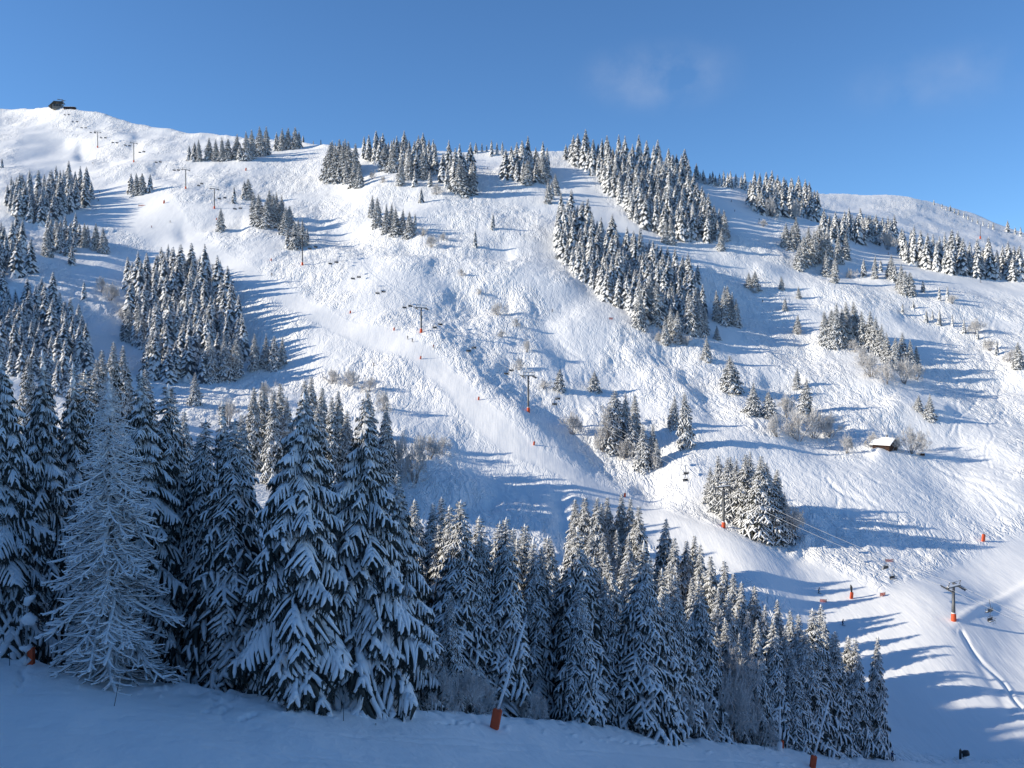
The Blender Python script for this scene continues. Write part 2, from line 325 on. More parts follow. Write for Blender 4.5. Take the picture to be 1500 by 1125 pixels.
# single ski tracks: shallow grooves swinging down the fall line
def groove(u0, v0, du, dv, n, amp, wl, ph, depth=-0.45, wid=1.7):
    f = np.linspace(0, 1, n); px = u0 + du * f + amp * np.sin(2 * np.pi * dv * f / wl + ph); py = v0 + dv * f
    cl = slice(max(0, np.searchsorted(uu, px.min() - 6)), np.searchsorted(uu, px.max() + 6)); rl = slice(iH, iK)
    U2 = GU[cl, rl]; V2 = CV - F * (GZ + ADD)[cl, rl] / GD[cl, rl]
    ok = (V2 > py.min() - 5) & (V2 < py.max() + 5)
    if not ok.any(): return
    a, b = U2[ok], V2[ok]; best = np.full(a.shape, 1e9)
    for x0, y0, x1, y1 in zip(px[:-1], py[:-1], px[1:], py[1:]):
        dx, dy = x1 - x0, y1 - y0; t = np.clip(((a - x0) * dx + (b - y0) * dy) / (dx * dx + dy * dy + 1e-9), 0, 1)
        best = np.minimum(best, (a - x0 - t * dx) ** 2 + (b - y0 - t * dy) ** 2)
    rr_ = rel[cl, rl]; rr_[ok] += depth * np.exp(-best / wid ** 2) - 0.45 * depth * np.exp(-(np.sqrt(best) - 2.4 * wid) ** 2 / wid ** 2)
gr = np.random.RandomState(91)
for k in range(11): groove(645 + 11 * k + gr.uniform(-6, 6), gr.uniform(690, 725), gr.uniform(0, 45), gr.uniform(28, 66), 26, gr.uniform(2, 6), gr.uniform(16, 38), gr.uniform(0, 6), gr.uniform(-0.28, -0.12), gr.uniform(1.3, 1.9))
for k in range(9): groove(gr.uniform(1170, 1400), gr.uniform(672, 705), gr.uniform(20, 100), gr.uniform(40, 95), 30, gr.uniform(1, 8), gr.uniform(18, 60), gr.uniform(0, 6), gr.uniform(-0.24, -0.10), gr.uniform(1.3, 1.9))
for k in range(8): groove(gr.uniform(760, 960), gr.uniform(490, 540), gr.uniform(-10, 70), gr.uniform(50, 110), 30, gr.uniform(1, 6), gr.uniform(20, 60), gr.uniform(0, 6), gr.uniform(-0.24, -0.10), gr.uniform(1.3, 2))
for k in range(8): groove(gr.uniform(1380, 1480), gr.uniform(440, 640), gr.uniform(-60, 40), gr.uniform(40, 90), 26, gr.uniform(1, 6), gr.uniform(18, 50), gr.uniform(0, 6), gr.uniform(-0.24, -0.10), gr.uniform(1.3, 2))
groove(770, 372, 260, 6, 12, 1, 60, 0, -0.3); groove(1120, 642, 160, 18, 14, 2, 9, 1, -0.4); groove(1405, 935, 95, 105, 30, 4, 70, 2, -0.3, 2.2)
GZ = GZ + ADD + rel
GV = CV - F * GZ / GD
NEAR = np.repeat((np.arange(NR) < iC + 12).astype(float)[None, :], NC, 0)

def col_at(u):
    k = np.clip(np.searchsorted(uu, u) - 1, 0, NC - 2); t = (u - uu[k]) / (uu[k + 1] - uu[k])
    return GD[k] * (1 - t) + GD[k + 1] * t, GZ[k] * (1 - t) + GZ[k + 1] * t
def ground(u, D):
    d, z = col_at(u); return float(np.interp(D, d, z))
def ground_xy(x, y): return ground(CU + F * x / y, y)
def P(u, D, z=None):
    if z is None: z = ground(u, D)
    return (D * (u - CU) / F, D, z)
def hit(u, v, lo=None, hi=None):
    """distance at which the sight line through (u, v) meets the far hill"""
    d, z = col_at(u); lo = iH - 20 if lo is None else lo; hi = iK if hi is None else hi
    vv = CV - F * z[lo:hi] / d[lo:hi]; dd = d[lo:hi]
    ok = np.nonzero(vv <= v)[0]
    if len(ok) == 0: return dd[np.argmin(vv)]
    k = ok[0]
    if k == 0: return dd[0]
    t = (vv[k - 1] - v) / max(1e-6, vv[k - 1] - vv[k]); return dd[k - 1] + t * (dd[k] - dd[k - 1])
def hill(u, v): return P(u, hit(u, v))

ii, jj = np.meshgrid(np.arange(NC - 1), np.arange(NR - 1), indexing='ij')
a_ = (ii * NR + jj).ravel()
quads = np.stack([a_, a_ + NR, a_ + NR + 1, a_ + 1], 1)
gm = mesh_np('snow_slope', np.stack([GX, GY, GZ], -1).reshape(-1, 3), quads, [M_GROUND])
at_ = gm.attributes.new('groomed', 'FLOAT', 'POINT'); at_.data.foreach_set('value', GRO.astype(np.float32).ravel())
at_ = gm.attributes.new('near', 'FLOAT', 'POINT'); at_.data.foreach_set('value', NEAR.astype(np.float32).ravel())
props(mobj('snow_slope', gm), kind='structure')

# ---------------------------------------------------------------- mesh pieces
class MB:
    def __init__(self): self.V, self.T, self.M, self.n = [], [], [], 0
    def add(self, V, T, m=0):
        V = np.asarray(V, float); T = np.asarray(T, int)
        self.V.append(V); self.T.append(T + self.n); self.M.append(np.full(len(T), m)); self.n += len(V)
    def arrays(self): return np.concatenate(self.V), np.concatenate(self.T), np.concatenate(self.M)
    def mesh(self, name, mats, smooth=True):
        V, T, M = self.arrays(); return mesh_np(name, V, T, mats, M, smooth)
    def tube(self, P_, R, sides=6, m=0, flat=1.0, cap=True, jit=0.0, rng=None, up=(0, 0, 1)):
        P_ = np.asarray(P_, float); n = len(P_); R = np.broadcast_to(np.asarray(R, float), (n,))
        tg = np.gradient(P_, axis=0); tg /= np.linalg.norm(tg, axis=1)[:, None] + 1e-9
        upv = np.asarray(up, float); s = np.cross(tg, upv); bad = np.linalg.norm(s, axis=1) < 1e-3
        s[bad] = np.cross(tg[bad], (1, 0.01, 0)); s /= np.linalg.norm(s, axis=1)[:, None]; w = np.cross(s, tg)
        an = np.linspace(0, 2 * np.pi, sides, endpoint=False)
        rr = np.ones((n, sides))
        if jit and rng is not None: rr = 1 + rng.uniform(-jit, jit, (n, sides))
        ring = P_[:, None, :] + (R[:, None] * rr)[..., None] * (np.cos(an)[None, :, None] * s[:, None, :] + flat * np.sin(an)[None, :, None] * w[:, None, :])
        V = ring.reshape(-1, 3); T = []
        i, j = np.meshgrid(np.arange(n - 1), np.arange(sides), indexing='ij'); i = i.ravel(); j = j.ravel(); k = (j + 1) % sides
        T = np.concatenate([np.stack([i * sides + j, i * sides + k, (i + 1) * sides + k], 1), np.stack([i * sides + j, (i + 1) * sides + k, (i + 1) * sides + j], 1)])
        if cap:
            V = np.concatenate([V, P_[:1], P_[-1:]]); c0, c1 = n * sides, n * sides + 1; q = np.arange(sides); qn = (q + 1) % sides
            T = np.concatenate([T, np.stack([np.full(sides, c0), qn, q], 1), np.stack([np.full(sides, c1), (n - 1) * sides + q, (n - 1) * sides + qn], 1)])
        self.add(V, T, m)
    def box(self, c, s, m=0, rot=None, bev=0.0):
        x, y, z = np.asarray(s, float) / 2
        if bev <= 0: bev = min(x, y, z) * 0.16
        # box with chamfered edges
        V = []
        for sx in (-1, 1):
            for sy in (-1, 1):
                for sz in (-1, 1):
                    V += [(sx * x, sy * (y - bev), sz * (z - bev)), (sx * (x - bev), sy * y, sz * (z - bev)), (sx * (x - bev), sy * (y - bev), sz * z)]
        V = np.array(V)
        def cid(sx, sy, sz, a): return ((sx > 0) * 4 + (sy > 0) * 2 + (sz > 0)) * 3 + a
        Q = []
        for ax in range(3):
            b, c_ = (ax + 1) % 3, (ax + 2) % 3
            for s_ in (-1, 1):
                q = []
                for (p, r) in ((-1, -1), (1, -1), (1, 1), (-1, 1)):
                    sg = [0, 0, 0]; sg[ax] = s_; sg[b] = p; sg[c_] = r; q.append(cid(*sg, ax))
                Q.append(q if s_ > 0 else q[::-1])
            for p in (-1, 1):
                for r in (-1, 1):
                    e = []
                    for s_ in (-1, 1):
                        sg = [0, 0, 0]; sg[ax] = s_; sg[b] = p; sg[c_] = r; e.append((cid(*sg, b), cid(*sg, c_)))
                    q = [e[0][0], e[1][0], e[1][1], e[0][1]]; Q.append(q if p * r > 0 else q[::-1])
        T = []
        for q in Q: T += [(q[0], q[1], q[2]), (q[0], q[2], q[3])]
        for sx in (-1, 1):
            for sy in (-1, 1):
                for sz in (-1, 1):
                    t = (cid(sx, sy, sz, 0), cid(sx, sy, sz, 1), cid(sx, sy, sz, 2)); T.append(t if sx * sy * sz > 0 else t[::-1])
        if rot is not None: V = V @ np.asarray(rot).T
        self.add(V + np.asarray(c, float), T, m)
    def rod(self, a, b, r, m=0, sides=8, r2=None):
        self.tube(np.array([a, b], float), [r, r if r2 is None else r2], sides, m)
def rotz(a): c, s = math.cos(a), math.sin(a); return np.array([[c, -s, 0], [s, c, 0], [0, 0, 1.0]])
def roty(a): c, s = math.cos(a), math.sin(a); return np.array([[c, 0, s], [0, 1, 0], [-s, 0, c]])
def rotx(a): c, s = math.cos(a), math.sin(a); return np.array([[1, 0, 0], [0, c, -s], [0, s, c]])
# ---------------------------------------------------------------- snow-laden boughs and spruces
def bough(rng, twigs, sides, rings, shards, snow_r=0.050, droop=0.30, snow=1.0, ang=(0.65, 1.0), tw=0.46):
    """one spruce bough of unit length along +x: dark needles (slot 0) under lumps of snow (slot 1)"""
    b = MB(); tipup = rng.uniform(0.0, 0.14)
    def axis(s): return np.stack([s, 0.05 * np.sin(s * 3 + rng.rand()), -droop * s ** 1.7 + tipup * s ** 5], -1)
    s = np.linspace(0.02, 1, rings + 2); A = axis(s)
    def limb(Pt, r0, r1):
        n = len(Pt); rad = np.linspace(r0, r1, n) * rng.uniform(0.7, 1.35, n); rad[-1] *= 0.6
        if rng.rand() < snow: b.tube(Pt + np.array([0, 0, 0.35 * r0]), rad, sides, 1, flat=0.72, jit=0.22, rng=rng)
        b.tube(Pt - np.array([0, 0, 0.55 * r0]), rad * 1.15, max(3, sides - 2), 0, flat=0.8, cap=False, jit=0.3, rng=rng)
        for _ in range(shards):
            k = rng.uniform(0.1, 1.0); q = Pt[0] + 0.0; i = min(n - 2, int(k * (n - 1))); f = k * (n - 1) - i
            q = Pt[i] * (1 - f) + Pt[i + 1] * f; d = Pt[i + 1] - Pt[i]; d /= np.linalg.norm(d) + 1e-9
            sd = np.cross(d, (0, 0, 1)) * rng.choice((-1, 1)); w = rng.uniform(0.6, 1.3)
            tip = q + sd * 0.09 * w * rng.uniform(0.1, 1) + d * 0.05 * w + np.array([0, 0, -0.125 * w * rng.uniform(0.5, 1.3)])
            b.add([q - d * 0.03 * w, q + d * 0.03 * w, tip], [(0, 1, 2)], 0)
    limb(A, snow_r * 0.85, snow_r * 0.6)
    side = 1
    for k in range(twigs):
        s0 = 0.08 + 0.86 * (k + rng.uniform(-0.3, 0.3)) / max(1, twigs - 1); s0 = min(max(s0, 0.05), 0.95); side = -side
        L = (tw * (1 - s0) ** 0.7 + 0.07) * rng.uniform(0.75, 1.2); an = rng.uniform(*ang) * side
        st = np.linspace(0, 1, rings); o = axis(np.array([s0]))[0]
        Pt = o + np.stack([L * st * math.cos(an), L * st * math.sin(an), -L * (0.25 * st + rng.uniform(0.3, 0.65) * st ** 2)], -1)
        limb(Pt, snow_r * rng.uniform(0.7, 1.05), snow_r * 0.5)
    return b
def crown_profile(h, R, shape): return R * (1 - h) ** shape * (0.55 + 0.45 * min(1, (1 - h) * 5)) + 0.012
def crown_layout(rng, H, R, n, shape=0.8, base=0.04, steep=0.55, jit=0.2):
    """(height fraction, azimuth, length, pitch) of every bough of a crown"""
    out = []; az = rng.uniform(0, 6.28)
    for k in range(n):
        t = (k + 0.5) / n; h = base + (0.985 - base) * (1 - (1 - t) ** 1.28)
        az += 2.399963 + rng.uniform(-0.35, 0.35)
        L = crown_profile(h, R, shape) * rng.uniform(1 - jit, 1 + jit * 0.7)
        pitch = -steep * (0.35 + 0.65 * (1 - h)) + (0.75 if h > 0.96 else 0.35 if h > 0.9 else 0.0) + rng.uniform(-0.12, 0.12)
        out.append((h, az, max(L, 0.012), pitch))
    return out
def crown_mesh(name, rng, templates, n, R, shape, steep, jit=0.2, base=0.03, mats=None):
    """unit-height crown with its boughs joined; needles and snow come back as two meshes"""
    mb = MB()
    for (h, az, L, p) in crown_layout(rng, 1.0, R, n, shape, base, steep, jit):
        V, T, M = templates[rng.randint(len(templates))]
        Rm = rotz(az) @ roty(-p) @ rotx(rng.uniform(-0.25, 0.25))
        fl = np.array([1, 1.0 if rng.rand() < .5 else -1.0, 1])
        W = (V * fl * L) @ Rm.T + np.array([0, 0, h])
        Tt = T if fl[1] > 0 else T[:, ::-1]
        for m in (0, 1):
            pass
        mb.V.append(W); mb.T.append(Tt + mb.n); mb.M.append(M); mb.n += len(W)
    # leader with snow caps
    mb.tube([(0, 0, 0.95), (0.002, 0, 0.98), (0, 0.001, 1.0)], [0.008, 0.007, 0.002], 5, 1, jit=0.2, rng=rng)
    # dark heart of the crown, so that the inside is never empty
    hs = np.linspace(base + 0.01, 0.86, 10); mb.tube(np.stack([0 * hs, 0 * hs, hs], -1), [crown_profile(h, R, shape) * 0.24 for h in hs], 7, 0, jit=0.25, rng=rng)
    return mb.arrays()
def split(name, arr, needle=None):
    V, T, M = arr; out = []
    for m, nm, mt in ((0, 'needles', needle or M_NEEDLE), (1, 'snow', M_SNOW)):
        t = T[M == m]; used, inv = np.unique(t, return_inverse=True)
        out.append(mesh_np(name + '_' + nm, V[used], inv.reshape(t.shape), [mt]))
    return out
rng = np.random.RandomState(11)
T_MID = [bough(rng, 7, 4, 3, 3, 0.060, rng.uniform(0.18, 0.42), 0.82).arrays() for _ in range(8)]
T_HI = [bough(rng, 10, 4, 4, 5, rng.uniform(0.045, 0.066), rng.uniform(0.18, 0.42), rng.choice((1, 1, 0.7))).arrays() for _ in range(10)]
def bough_far(rng):
    d = rng.uniform(0.25, 0.5); j = lambda: rng.uniform(-0.06, 0.06); b = MB()
    w = rng.uniform(0.17, 0.27)
    V = [(0.05, 0, 0), (1, j(), -d), (0.55 + j(), w, -0.3 * d - 0.10), (0.55 + j(), -w, -0.3 * d - 0.07), (0.5, j(), 0.07)]
    b.add(V, [(0, 4, 2), (0, 3, 4), (1, 2, 4), (1, 4, 3)], 1 if rng.rand() < 0.88 else 0)
    U = [(0.05, 0, -0.06), (1.02, j(), -d - 0.10), (0.6 + j(), w * 1.25, -0.4 * d - 0.26), (0.6 + j(), -w * 1.25, -0.4 * d - 0.26)]
    b.add(U, [(0, 2, 1), (0, 1, 3)], 0); return b
T_LO = [bough_far(rng).arrays() for _ in range(14)]
T_NEAR = [bough(rng, 21, 6, 5, 12, rng.uniform(0.034, 0.050), rng.uniform(0.20, 0.46), rng.choice((1, 1, 0.75)), (0.45, 0.85), rng.uniform(0.36, 0.50)).arrays() for _ in range(14)]
def trunk_mesh(name, H, r, top=0.97):
    b = MB(); z = np.linspace(-0.06, top, 7) * H
    b.tube(np.stack([0.004 * H * np.sin(z), 0 * z, z], -1), r * (1 - np.linspace(0, 0.9, 7)), 7, 0); return b.mesh(name, [M_BARK])
MID = []      # (needles, snow) of unit height
for k, (R, sh, st) in enumerate(((0.27, .85, .65), (0.24, .8, .7), (0.30, .9, .55), (0.25, .75, .75), (0.28, .95, .6), (0.22, .8, .7), (0.29, .65, .6), (0.25, 1.05, .5))):
    MID.append(split('spruce', crown_mesh('c', np.random.RandomState(40 + k), T_MID, 165, R, sh, st, 0.3), M_NEEDLE_F))
HI = []
for k, (R, sh, st) in enumerate(((0.25, .85, .7), (0.27, .9, .6), (0.23, .8, .8), (0.24, .75, .65), (0.28, .9, .7))):
    HI.append(split('spruce', crown_mesh('c', np.random.RandomState(60 + k), T_HI, 205, R, sh, st)))
LO = [crown_mesh('c', np.random.RandomState(80 + k), T_LO, 160, R, sh, st) for k, (R, sh, st) in enumerate(((0.27, .85, .6), (0.24, .8, .7), (0.29, .9, .5), (0.25, .75, .7)))]
TRUNK_U = trunk_mesh('spruce_trunk', 1.0, 0.014)
NEARB = []
for V, T, M in T_NEAR: NEARB.append(mesh_np('spruce_bough', V, T, [M_NEEDLE, M_SNOW], M))

# frosted larch: thin bare branches carrying a line of snow
def bare_bough(rng):
    b = MB(); n = 7; s = np.linspace(0, 1, n)
    A = np.stack([s, 0.05 * np.sin(4 * s + rng.rand() * 6), -0.36 * s ** 1.2 + 0.20 * s ** 3], -1)
    def limb(Pt, r):
        m = len(Pt); b.tube(Pt, np.linspace(r, r * 0.35, m), 4, 0, cap=False)
        b.tube(Pt + np.array([0, 0, r * 0.9]), np.linspace(r * 1.9, r * 0.9, m) * rng.uniform(0.6, 1.4, m), 4, 1, flat=0.9, jit=0.2, rng=rng)
    limb(A, 0.015)
    for k in range(17):
        s0 = rng.uniform(0.10, 0.97); L = (0.34 * (1 - s0) + 0.12) * rng.uniform(0.6, 1.2); an = rng.choice((-1, 1)) * rng.uniform(0.4, 1.1)
        st = np.linspace(0, 1, 4); o = np.array([np.interp(s0, s, A[:, i]) for i in range(3)])
        limb(o + np.stack([L * st * math.cos(an), L * st * math.sin(an), -L * rng.uniform(-0.1, 0.7) * st + L * 0.35 * st ** 2], -1), 0.010)
    return mesh_np('larch_bough', *b.arrays()[:2], [M_BARK, M_SNOW], b.arrays()[2])
LARCHB = [bare_bough(rng) for _ in range(9)]

# frosted shrubs and broadleaved trees, bare of leaves
def shrub_mesh(name, rng, stems, depth, spread, H=1.0, w0=0.02, trunk=0.0, mats=None):
    """unit-height bare shrub: slot 0 bark, slot 1 frosted twigs; every twig a flat three-sided sliver"""
    V, T, M = [], [], []
    def seg(a, b_, ra, rb, m):
        d = b_ - a; s = np.cross(d, rng.normal(size=3)); s /= np.linalg.norm(s) + 1e-9; w = np.cross(d, s); w /= np.linalg.norm(w) + 1e-9
        n = len(V)
        for c_, r in ((a, ra), (b_, rb)):
            for an in (0, 2.094, 4.189): V.append(c_ + r * (math.cos(an) * s + math.sin(an) * w))
        for i in range(3):
            j = (i + 1) % 3; T.append((n + i, n + j, n + 3 + j)); T.append((n + i, n + 3 + j, n + 3 + i)); M.extend((m, m))
    def grow(p, d, L, r, lev):
        q = p + d * L; seg(p, q, r, r * 0.65, 0 if lev < 2 and trunk > 0 else (0 if lev == 0 else 1))
        if lev >= depth: return
        nb = rng.randint(3, 5) if lev else rng.randint(3, 6)
        for _ in range(nb):
            f = rng.uniform(0.45, 1.0); nd = d + rng.normal(size=3) * 0.48 + np.array([0, 0, 0.10]); nd /= np.linalg.norm(nd)
            grow(p + d * L * f, nd, L * rng.uniform(0.55, 0.8), max(r * 0.62, 0.0045), lev + 1)
    for k in range(stems):
        az = rng.uniform(0, 6.28); tl = rng.uniform(0, spread)
        d = np.array([math.sin(tl) * math.cos(az), math.sin(tl) * math.sin(az), math.cos(tl)])
        o = np.array([math.cos(az) * 0.12 * spread * rng.rand(), math.sin(az) * 0.12 * spread * rng.rand(), -0.02])
        grow(o, d, (0.36 + trunk) * rng.uniform(0.7, 1.05), w0, 0)
    V = np.array(V); V[:, 2] /= V[:, 2].max(); V[:, :2] *= 1.0
    return mesh_np(name, V, np.array(T), mats or [M_TWIG, M_FROST], np.array(M), smooth=False)
rg = np.random.RandomState(5)
SHRUB = [shrub_mesh('frosted_shrub', rg, 9, 4, 1.0, w0=0.013) for _ in range(4)]
BUSHTREE = [shrub_mesh('frosted_tree', rg, 3, 5, 0.40, w0=0.018, trunk=0.06) for _ in range(3)]
THICKET = [shrub_mesh('snowy_thicket', rg, 10, 4, 1.15, w0=0.012, mats=[M_TWIG, M_FROST]) for _ in range(3)]

# ---------------------------------------------------------------- where the trees stand
TREES = []     # dict(u, D, H, clump, single)
def add_tree(u, D, H, clump, pr=0, kind='mid', w=1.0): TREES.append(dict(u=u, D=D, H=H, c=clump, pr=pr, kind=kind, w=w, px=H * F / D))
CL = {}        # clump -> (phrase, group)
def clump(name, phrase, group=None): CL[name] = (phrase, group or phrase)
def row(name, phrase, pts, pr=1, w=1.0):
    clump(name, phrase)
    for (u, vb, hp) in pts:
        D = hit(u, vb); k_ = 1.0 if pr >= 4 else 0.9; add_tree(u, D, k_ * hp * D / F, name, pr, w=w * (1.5 if len(pts) == 1 else 1.12 if pr >= 4 else 1.15))
def forest(name, phrase, poly, n, hp, pr=0, seed=0, var=0.30, ratio=0.5):
    """trees on the ground inside an outline seen on the hill, kept apart from each other"""
    clump(name, phrase); r = np.random.RandomState(100 + seed); pts = []
    xs = [p[0] for p in poly]; ys = [p[1] for p in poly]; tries = 0; n = int(n * 1.35); dmin = ratio * 0.31 * hp
    while len(pts) < n and tries < n * 60:
        tries += 1; u = r.uniform(min(xs), max(xs)); v = r.uniform(min(ys), max(ys))
        if not inpoly(np.array([u]), np.array([v]), poly)[0]: continue
        if any((u - a) ** 2 + (1.35 * (v - b)) ** 2 < dmin ** 2 for a, b in pts): continue
        pts.append((u, v))
        if tries % (12 * n) == 0: dmin *= 0.85
    for u, v in pts:
        D = hit(u, v); h = 0.80 * hp * r.uniform(1 - var, 1 + var * 0.8); add_tree(u, D, h * D / F, name, pr, w=1.1)
def bank(name, phrase, pts, H, pr=3, kind='hi', seed=0, lo=2):
    """trees on the hidden bank beyond the near edge, given by their tops"""
    clump(name, phrase); r = np.random.RandomState(300 + seed)
    for p in pts:
        u, vt = p[:2]; h = (p[2] if len(p) > 2 else H) * r.uniform(0.92, 1.08)
        d, z = col_at(u); a, b_ = iC + lo, iH + 60; vv = CV - F * (z[a:b_] + h) / d[a:b_]
        k = np.argmin(np.abs(vv - vt) + 0.02 * np.arange(b_ - a)); D = d[a + k]; hh = vz(vt, D) - z[a + k]
        add_tree(u, D, min(max(hh, 10), 32), name, pr, kind)

# ridge and upper hill, left to right
forest('uleft', 'the dense stand high on the left slope', [(6, 296), (40, 290), (122, 278), (131, 300), (95, 318), (60, 330), (22, 318)], 46, 50, seed=1)
forest('uleft2', 'the small stand below the high left stand', [(62, 350), (128, 348), (140, 362), (100, 376), (62, 378)], 14, 44, seed=2)
row('uleft3', 'the lower rim of the upper left stands', [(152, 370, 42), (105, 388, 32), (124, 362, 40), (140, 366, 44), (70, 376, 48), (85, 362, 44), (3, 246, 16), (134, 292, 30), (126, 290, 42)])
forest('sleft', 'the shaded wood at the left edge', [(-30, 372), (30, 366), (52, 400), (20, 420), (-30, 430)], 16, 58, seed=3)
forest('sleft2', 'the shaded wood above the big left spruces', [(-30, 455), (60, 450), (108, 468), (135, 545), (100, 590), (40, 560), (-30, 540)], 60, 66, seed=4)
row('quad', 'the little group of four by the upper lift', [(192, 283, 33), (200, 285, 36), (208, 284, 34), (220, 281, 30)])
row('mridge', 'the long thin stand on the ridge left of centre', [(277, 234, 24), (285, 235, 31), (292, 236, 36), (306, 234, 37), (316, 236, 36), (326, 236, 40), (334, 235, 36), (347, 233, 42), (352, 235, 28), (362, 234, 46), (370, 232, 47), (382, 228, 48), (390, 226, 46)])
row('mridge2', 'the short ridge row right of the long stand', [(405, 220, 30), (413, 220, 36), (421, 219, 36), (432, 218, 36), (438, 217, 28), (444, 206, 12), (459, 207, 7), (470, 207, 9)])
row('knoll', 'the clump beside the lift below the ridge', [(343, 298, 28), (358, 292, 32), (364, 292, 34), (372, 320, 44), (380, 330, 52), (390, 333, 50), (400, 332, 54), (412, 330, 50), (418, 343, 46), (424, 335, 38), (396, 322, 50), (406, 322, 46), (324, 338, 38)])
row('knoll2', 'the clump beside the pylon on the upper piste', [(421, 363, 30), (432, 365, 48), (444, 360, 44), (450, 355, 25), (437, 352, 36)])
forest('midl', 'the tall stand left of the main piste', [(185, 440), (225, 425), (330, 425), (345, 470), (365, 520), (350, 552), (300, 562), (230, 560), (192, 505)], 92, 74, seed=5, ratio=0.46)
row('midlr', 'the open right rim of the tall stand', [(285, 592, 52), (345, 553, 72), (373, 542, 60), (390, 538, 56), (402, 540, 54), (414, 534, 46), (330, 556, 76), (310, 558, 74), (123, 440, 32), (188, 500, 66), (205, 505, 66), (222, 552, 80)], pr=2)
forest('midtop', 'the loose upper rim of the tall stand', [(182, 415), (245, 400), (300, 412), (325, 425), (250, 440), (190, 440)], 20, 54, seed=6)
row('rid1', 'the steep clump left on the central ridge', [(483, 262, 60), (492, 264, 62), (502, 264, 64), (512, 262, 62), (520, 260, 56), (527, 274, 40), (520, 272, 44), (496, 268, 30), (508, 268, 40), (488, 255, 55), (498, 254, 56), (507, 252, 54)])
forest('rid2', 'the crowded stand on top of the central ridge', [(532, 232), (560, 228), (600, 230), (640, 240), (640, 255), (600, 258), (560, 250)], 40, 44, seed=7)
row('rid2f', 'the open ground below the central ridge stand', [(587, 270, 42), (608, 273, 30), (630, 273, 26), (617, 297, 25), (562, 250, 45), (575, 252, 44), (600, 262, 44), (620, 262, 44)])
forest('rid3', 'the tall narrow stand right of the central ridge', [(642, 262), (665, 255), (692, 258), (696, 280), (670, 282), (646, 275)], 20, 60, seed=8)
row('rid3f', 'the foot of the tall narrow ridge stand', [(680, 286, 52), (690, 284, 45), (672, 284, 58)])
row('sky1', 'the little far row on the skyline gap', [(697, 224, 18), (706, 223, 16), (720, 228, 26), (728, 226, 20), (736, 227, 22), (713, 222, 12)])
forest('rid4', 'the squarish ridge stand left of the steep run', [(735, 255), (760, 244), (800, 248), (806, 262), (780, 268), (740, 266)], 26, 50, seed=9)
row('rid4f', 'the steep run edge under the squarish stand', [(772, 270, 40), (795, 268, 50), (803, 298, 40), (814, 285, 34), (808, 292, 30)])
row('lone', 'the small dark clump above the snowy hollow', [(545, 318, 36), (553, 332, 48), (566, 340, 47), (580, 344, 47), (590, 342, 42), (600, 347, 42), (608, 342, 34), (573, 334, 42)])
row('lone2', 'the lone squat spruce on the open central slope', [(722, 336, 27)])
row('lone3', 'the lone spruce just below the squat one', [(696, 362, 29)])
forest('big', 'the great wood on the ridge right of the steep run', [(836, 236), (870, 240), (940, 246), (1005, 262), (1018, 300), (1062, 345), (1052, 356), (990, 352), (930, 328), (905, 296), (868, 258)], 118, 52, seed=10)
row('bigf', 'the lower tip of the great ridge wood', [(975, 356, 40), (983, 358, 44), (1056, 366, 36), (1046, 350, 50), (1036, 350, 52), (1062, 352, 50), (1025, 344, 46), (829, 234, 26), (834, 233, 24)])
forest('strip', 'the long wood running down the middle of the slope', [(812, 342), (838, 334), (862, 350), (900, 372), (965, 398), (1004, 420), (1030, 462), (1022, 484), (940, 474), (880, 436), (838, 400), (818, 372)], 112, 62, seed=11)
row('stripf', 'the lower tip of the long middle wood', [(936, 480, 64), (950, 470, 70), (960, 474, 66), (975, 505, 46), (992, 502, 52), (984, 496, 56), (1012, 490, 66), (1026, 492, 62), (1018, 474, 60), (1034, 528, 41), (1032, 488, 44), (1022, 414, 30)], pr=2)
row('trio', 'the short row beside the middle wood', [(1050, 470, 50), (1061, 474, 62), (1071, 474, 52), (1079, 478, 46), (1066, 468, 56)])
forest('rskyl', 'the dark wood on the ridge right of the shaded run', [(1095, 300), (1110, 288), (1190, 302), (1198, 325), (1150, 320), (1105, 312)], 44, 48, seed=12)
row('rsky2', 'the small skyline row right of the great wood', [(1026, 268, 18), (1033, 270, 15), (1040, 271, 20), (1048, 272, 18), (1060, 273, 26), (1066, 274, 24), (1078, 275, 24), (1086, 276, 22), (1020, 262, 26), (1030, 268, 22), (1044, 272, 24), (1054, 273, 22), (1070, 275, 28), (1091, 278, 30)])
row('rcl', 'the ragged clump below the dark ridge wood', [(1150, 362, 40), (1160, 364, 38), (1170, 395, 44), (1176, 390, 50), (1192, 386, 56), (1200, 370, 46), (1210, 404, 42), (1222, 414, 44), (1214, 388, 54), (1238, 378, 40), (1184, 384, 60), (1205, 385, 50), (1165, 356, 42), (1228, 384, 44)])
forest('rband', 'the wood along the foot of the far right slope', [(1205, 345), (1255, 342), (1310, 352), (1312, 362), (1250, 356), (1205, 358)], 30, 44, seed=13)
forest('rband2', 'the wood beside the far right piste', [(1318, 372), (1345, 372), (1400, 388), (1450, 398), (1540, 405), (1540, 414), (1420, 408), (1360, 396), (1322, 384)], 50, 54, seed=14)
row('rfar', 'the tiny row on the far right skyline', [(1368, 300, 9), (1380, 305, 8), (1386, 308, 8), (1392, 309, 10), (1398, 312, 8), (1404, 315, 9), (1412, 319, 11), (1418, 322, 9), (1424, 325, 9), (1432, 328, 9), (1440, 331, 10), (1448, 334, 9), (1455, 336, 12), (1476, 340, 20), (1487, 343, 12), (1495, 346, 16)])
row('rmid', 'the loose clumps below the far right piste', [(1265, 405, 30), (1281, 408, 38), (1305, 408, 40), (1311, 413, 30), (1320, 425, 45), (1326, 432, 40), (1334, 434, 40), (1290, 398, 20), (1352, 428, 20)])
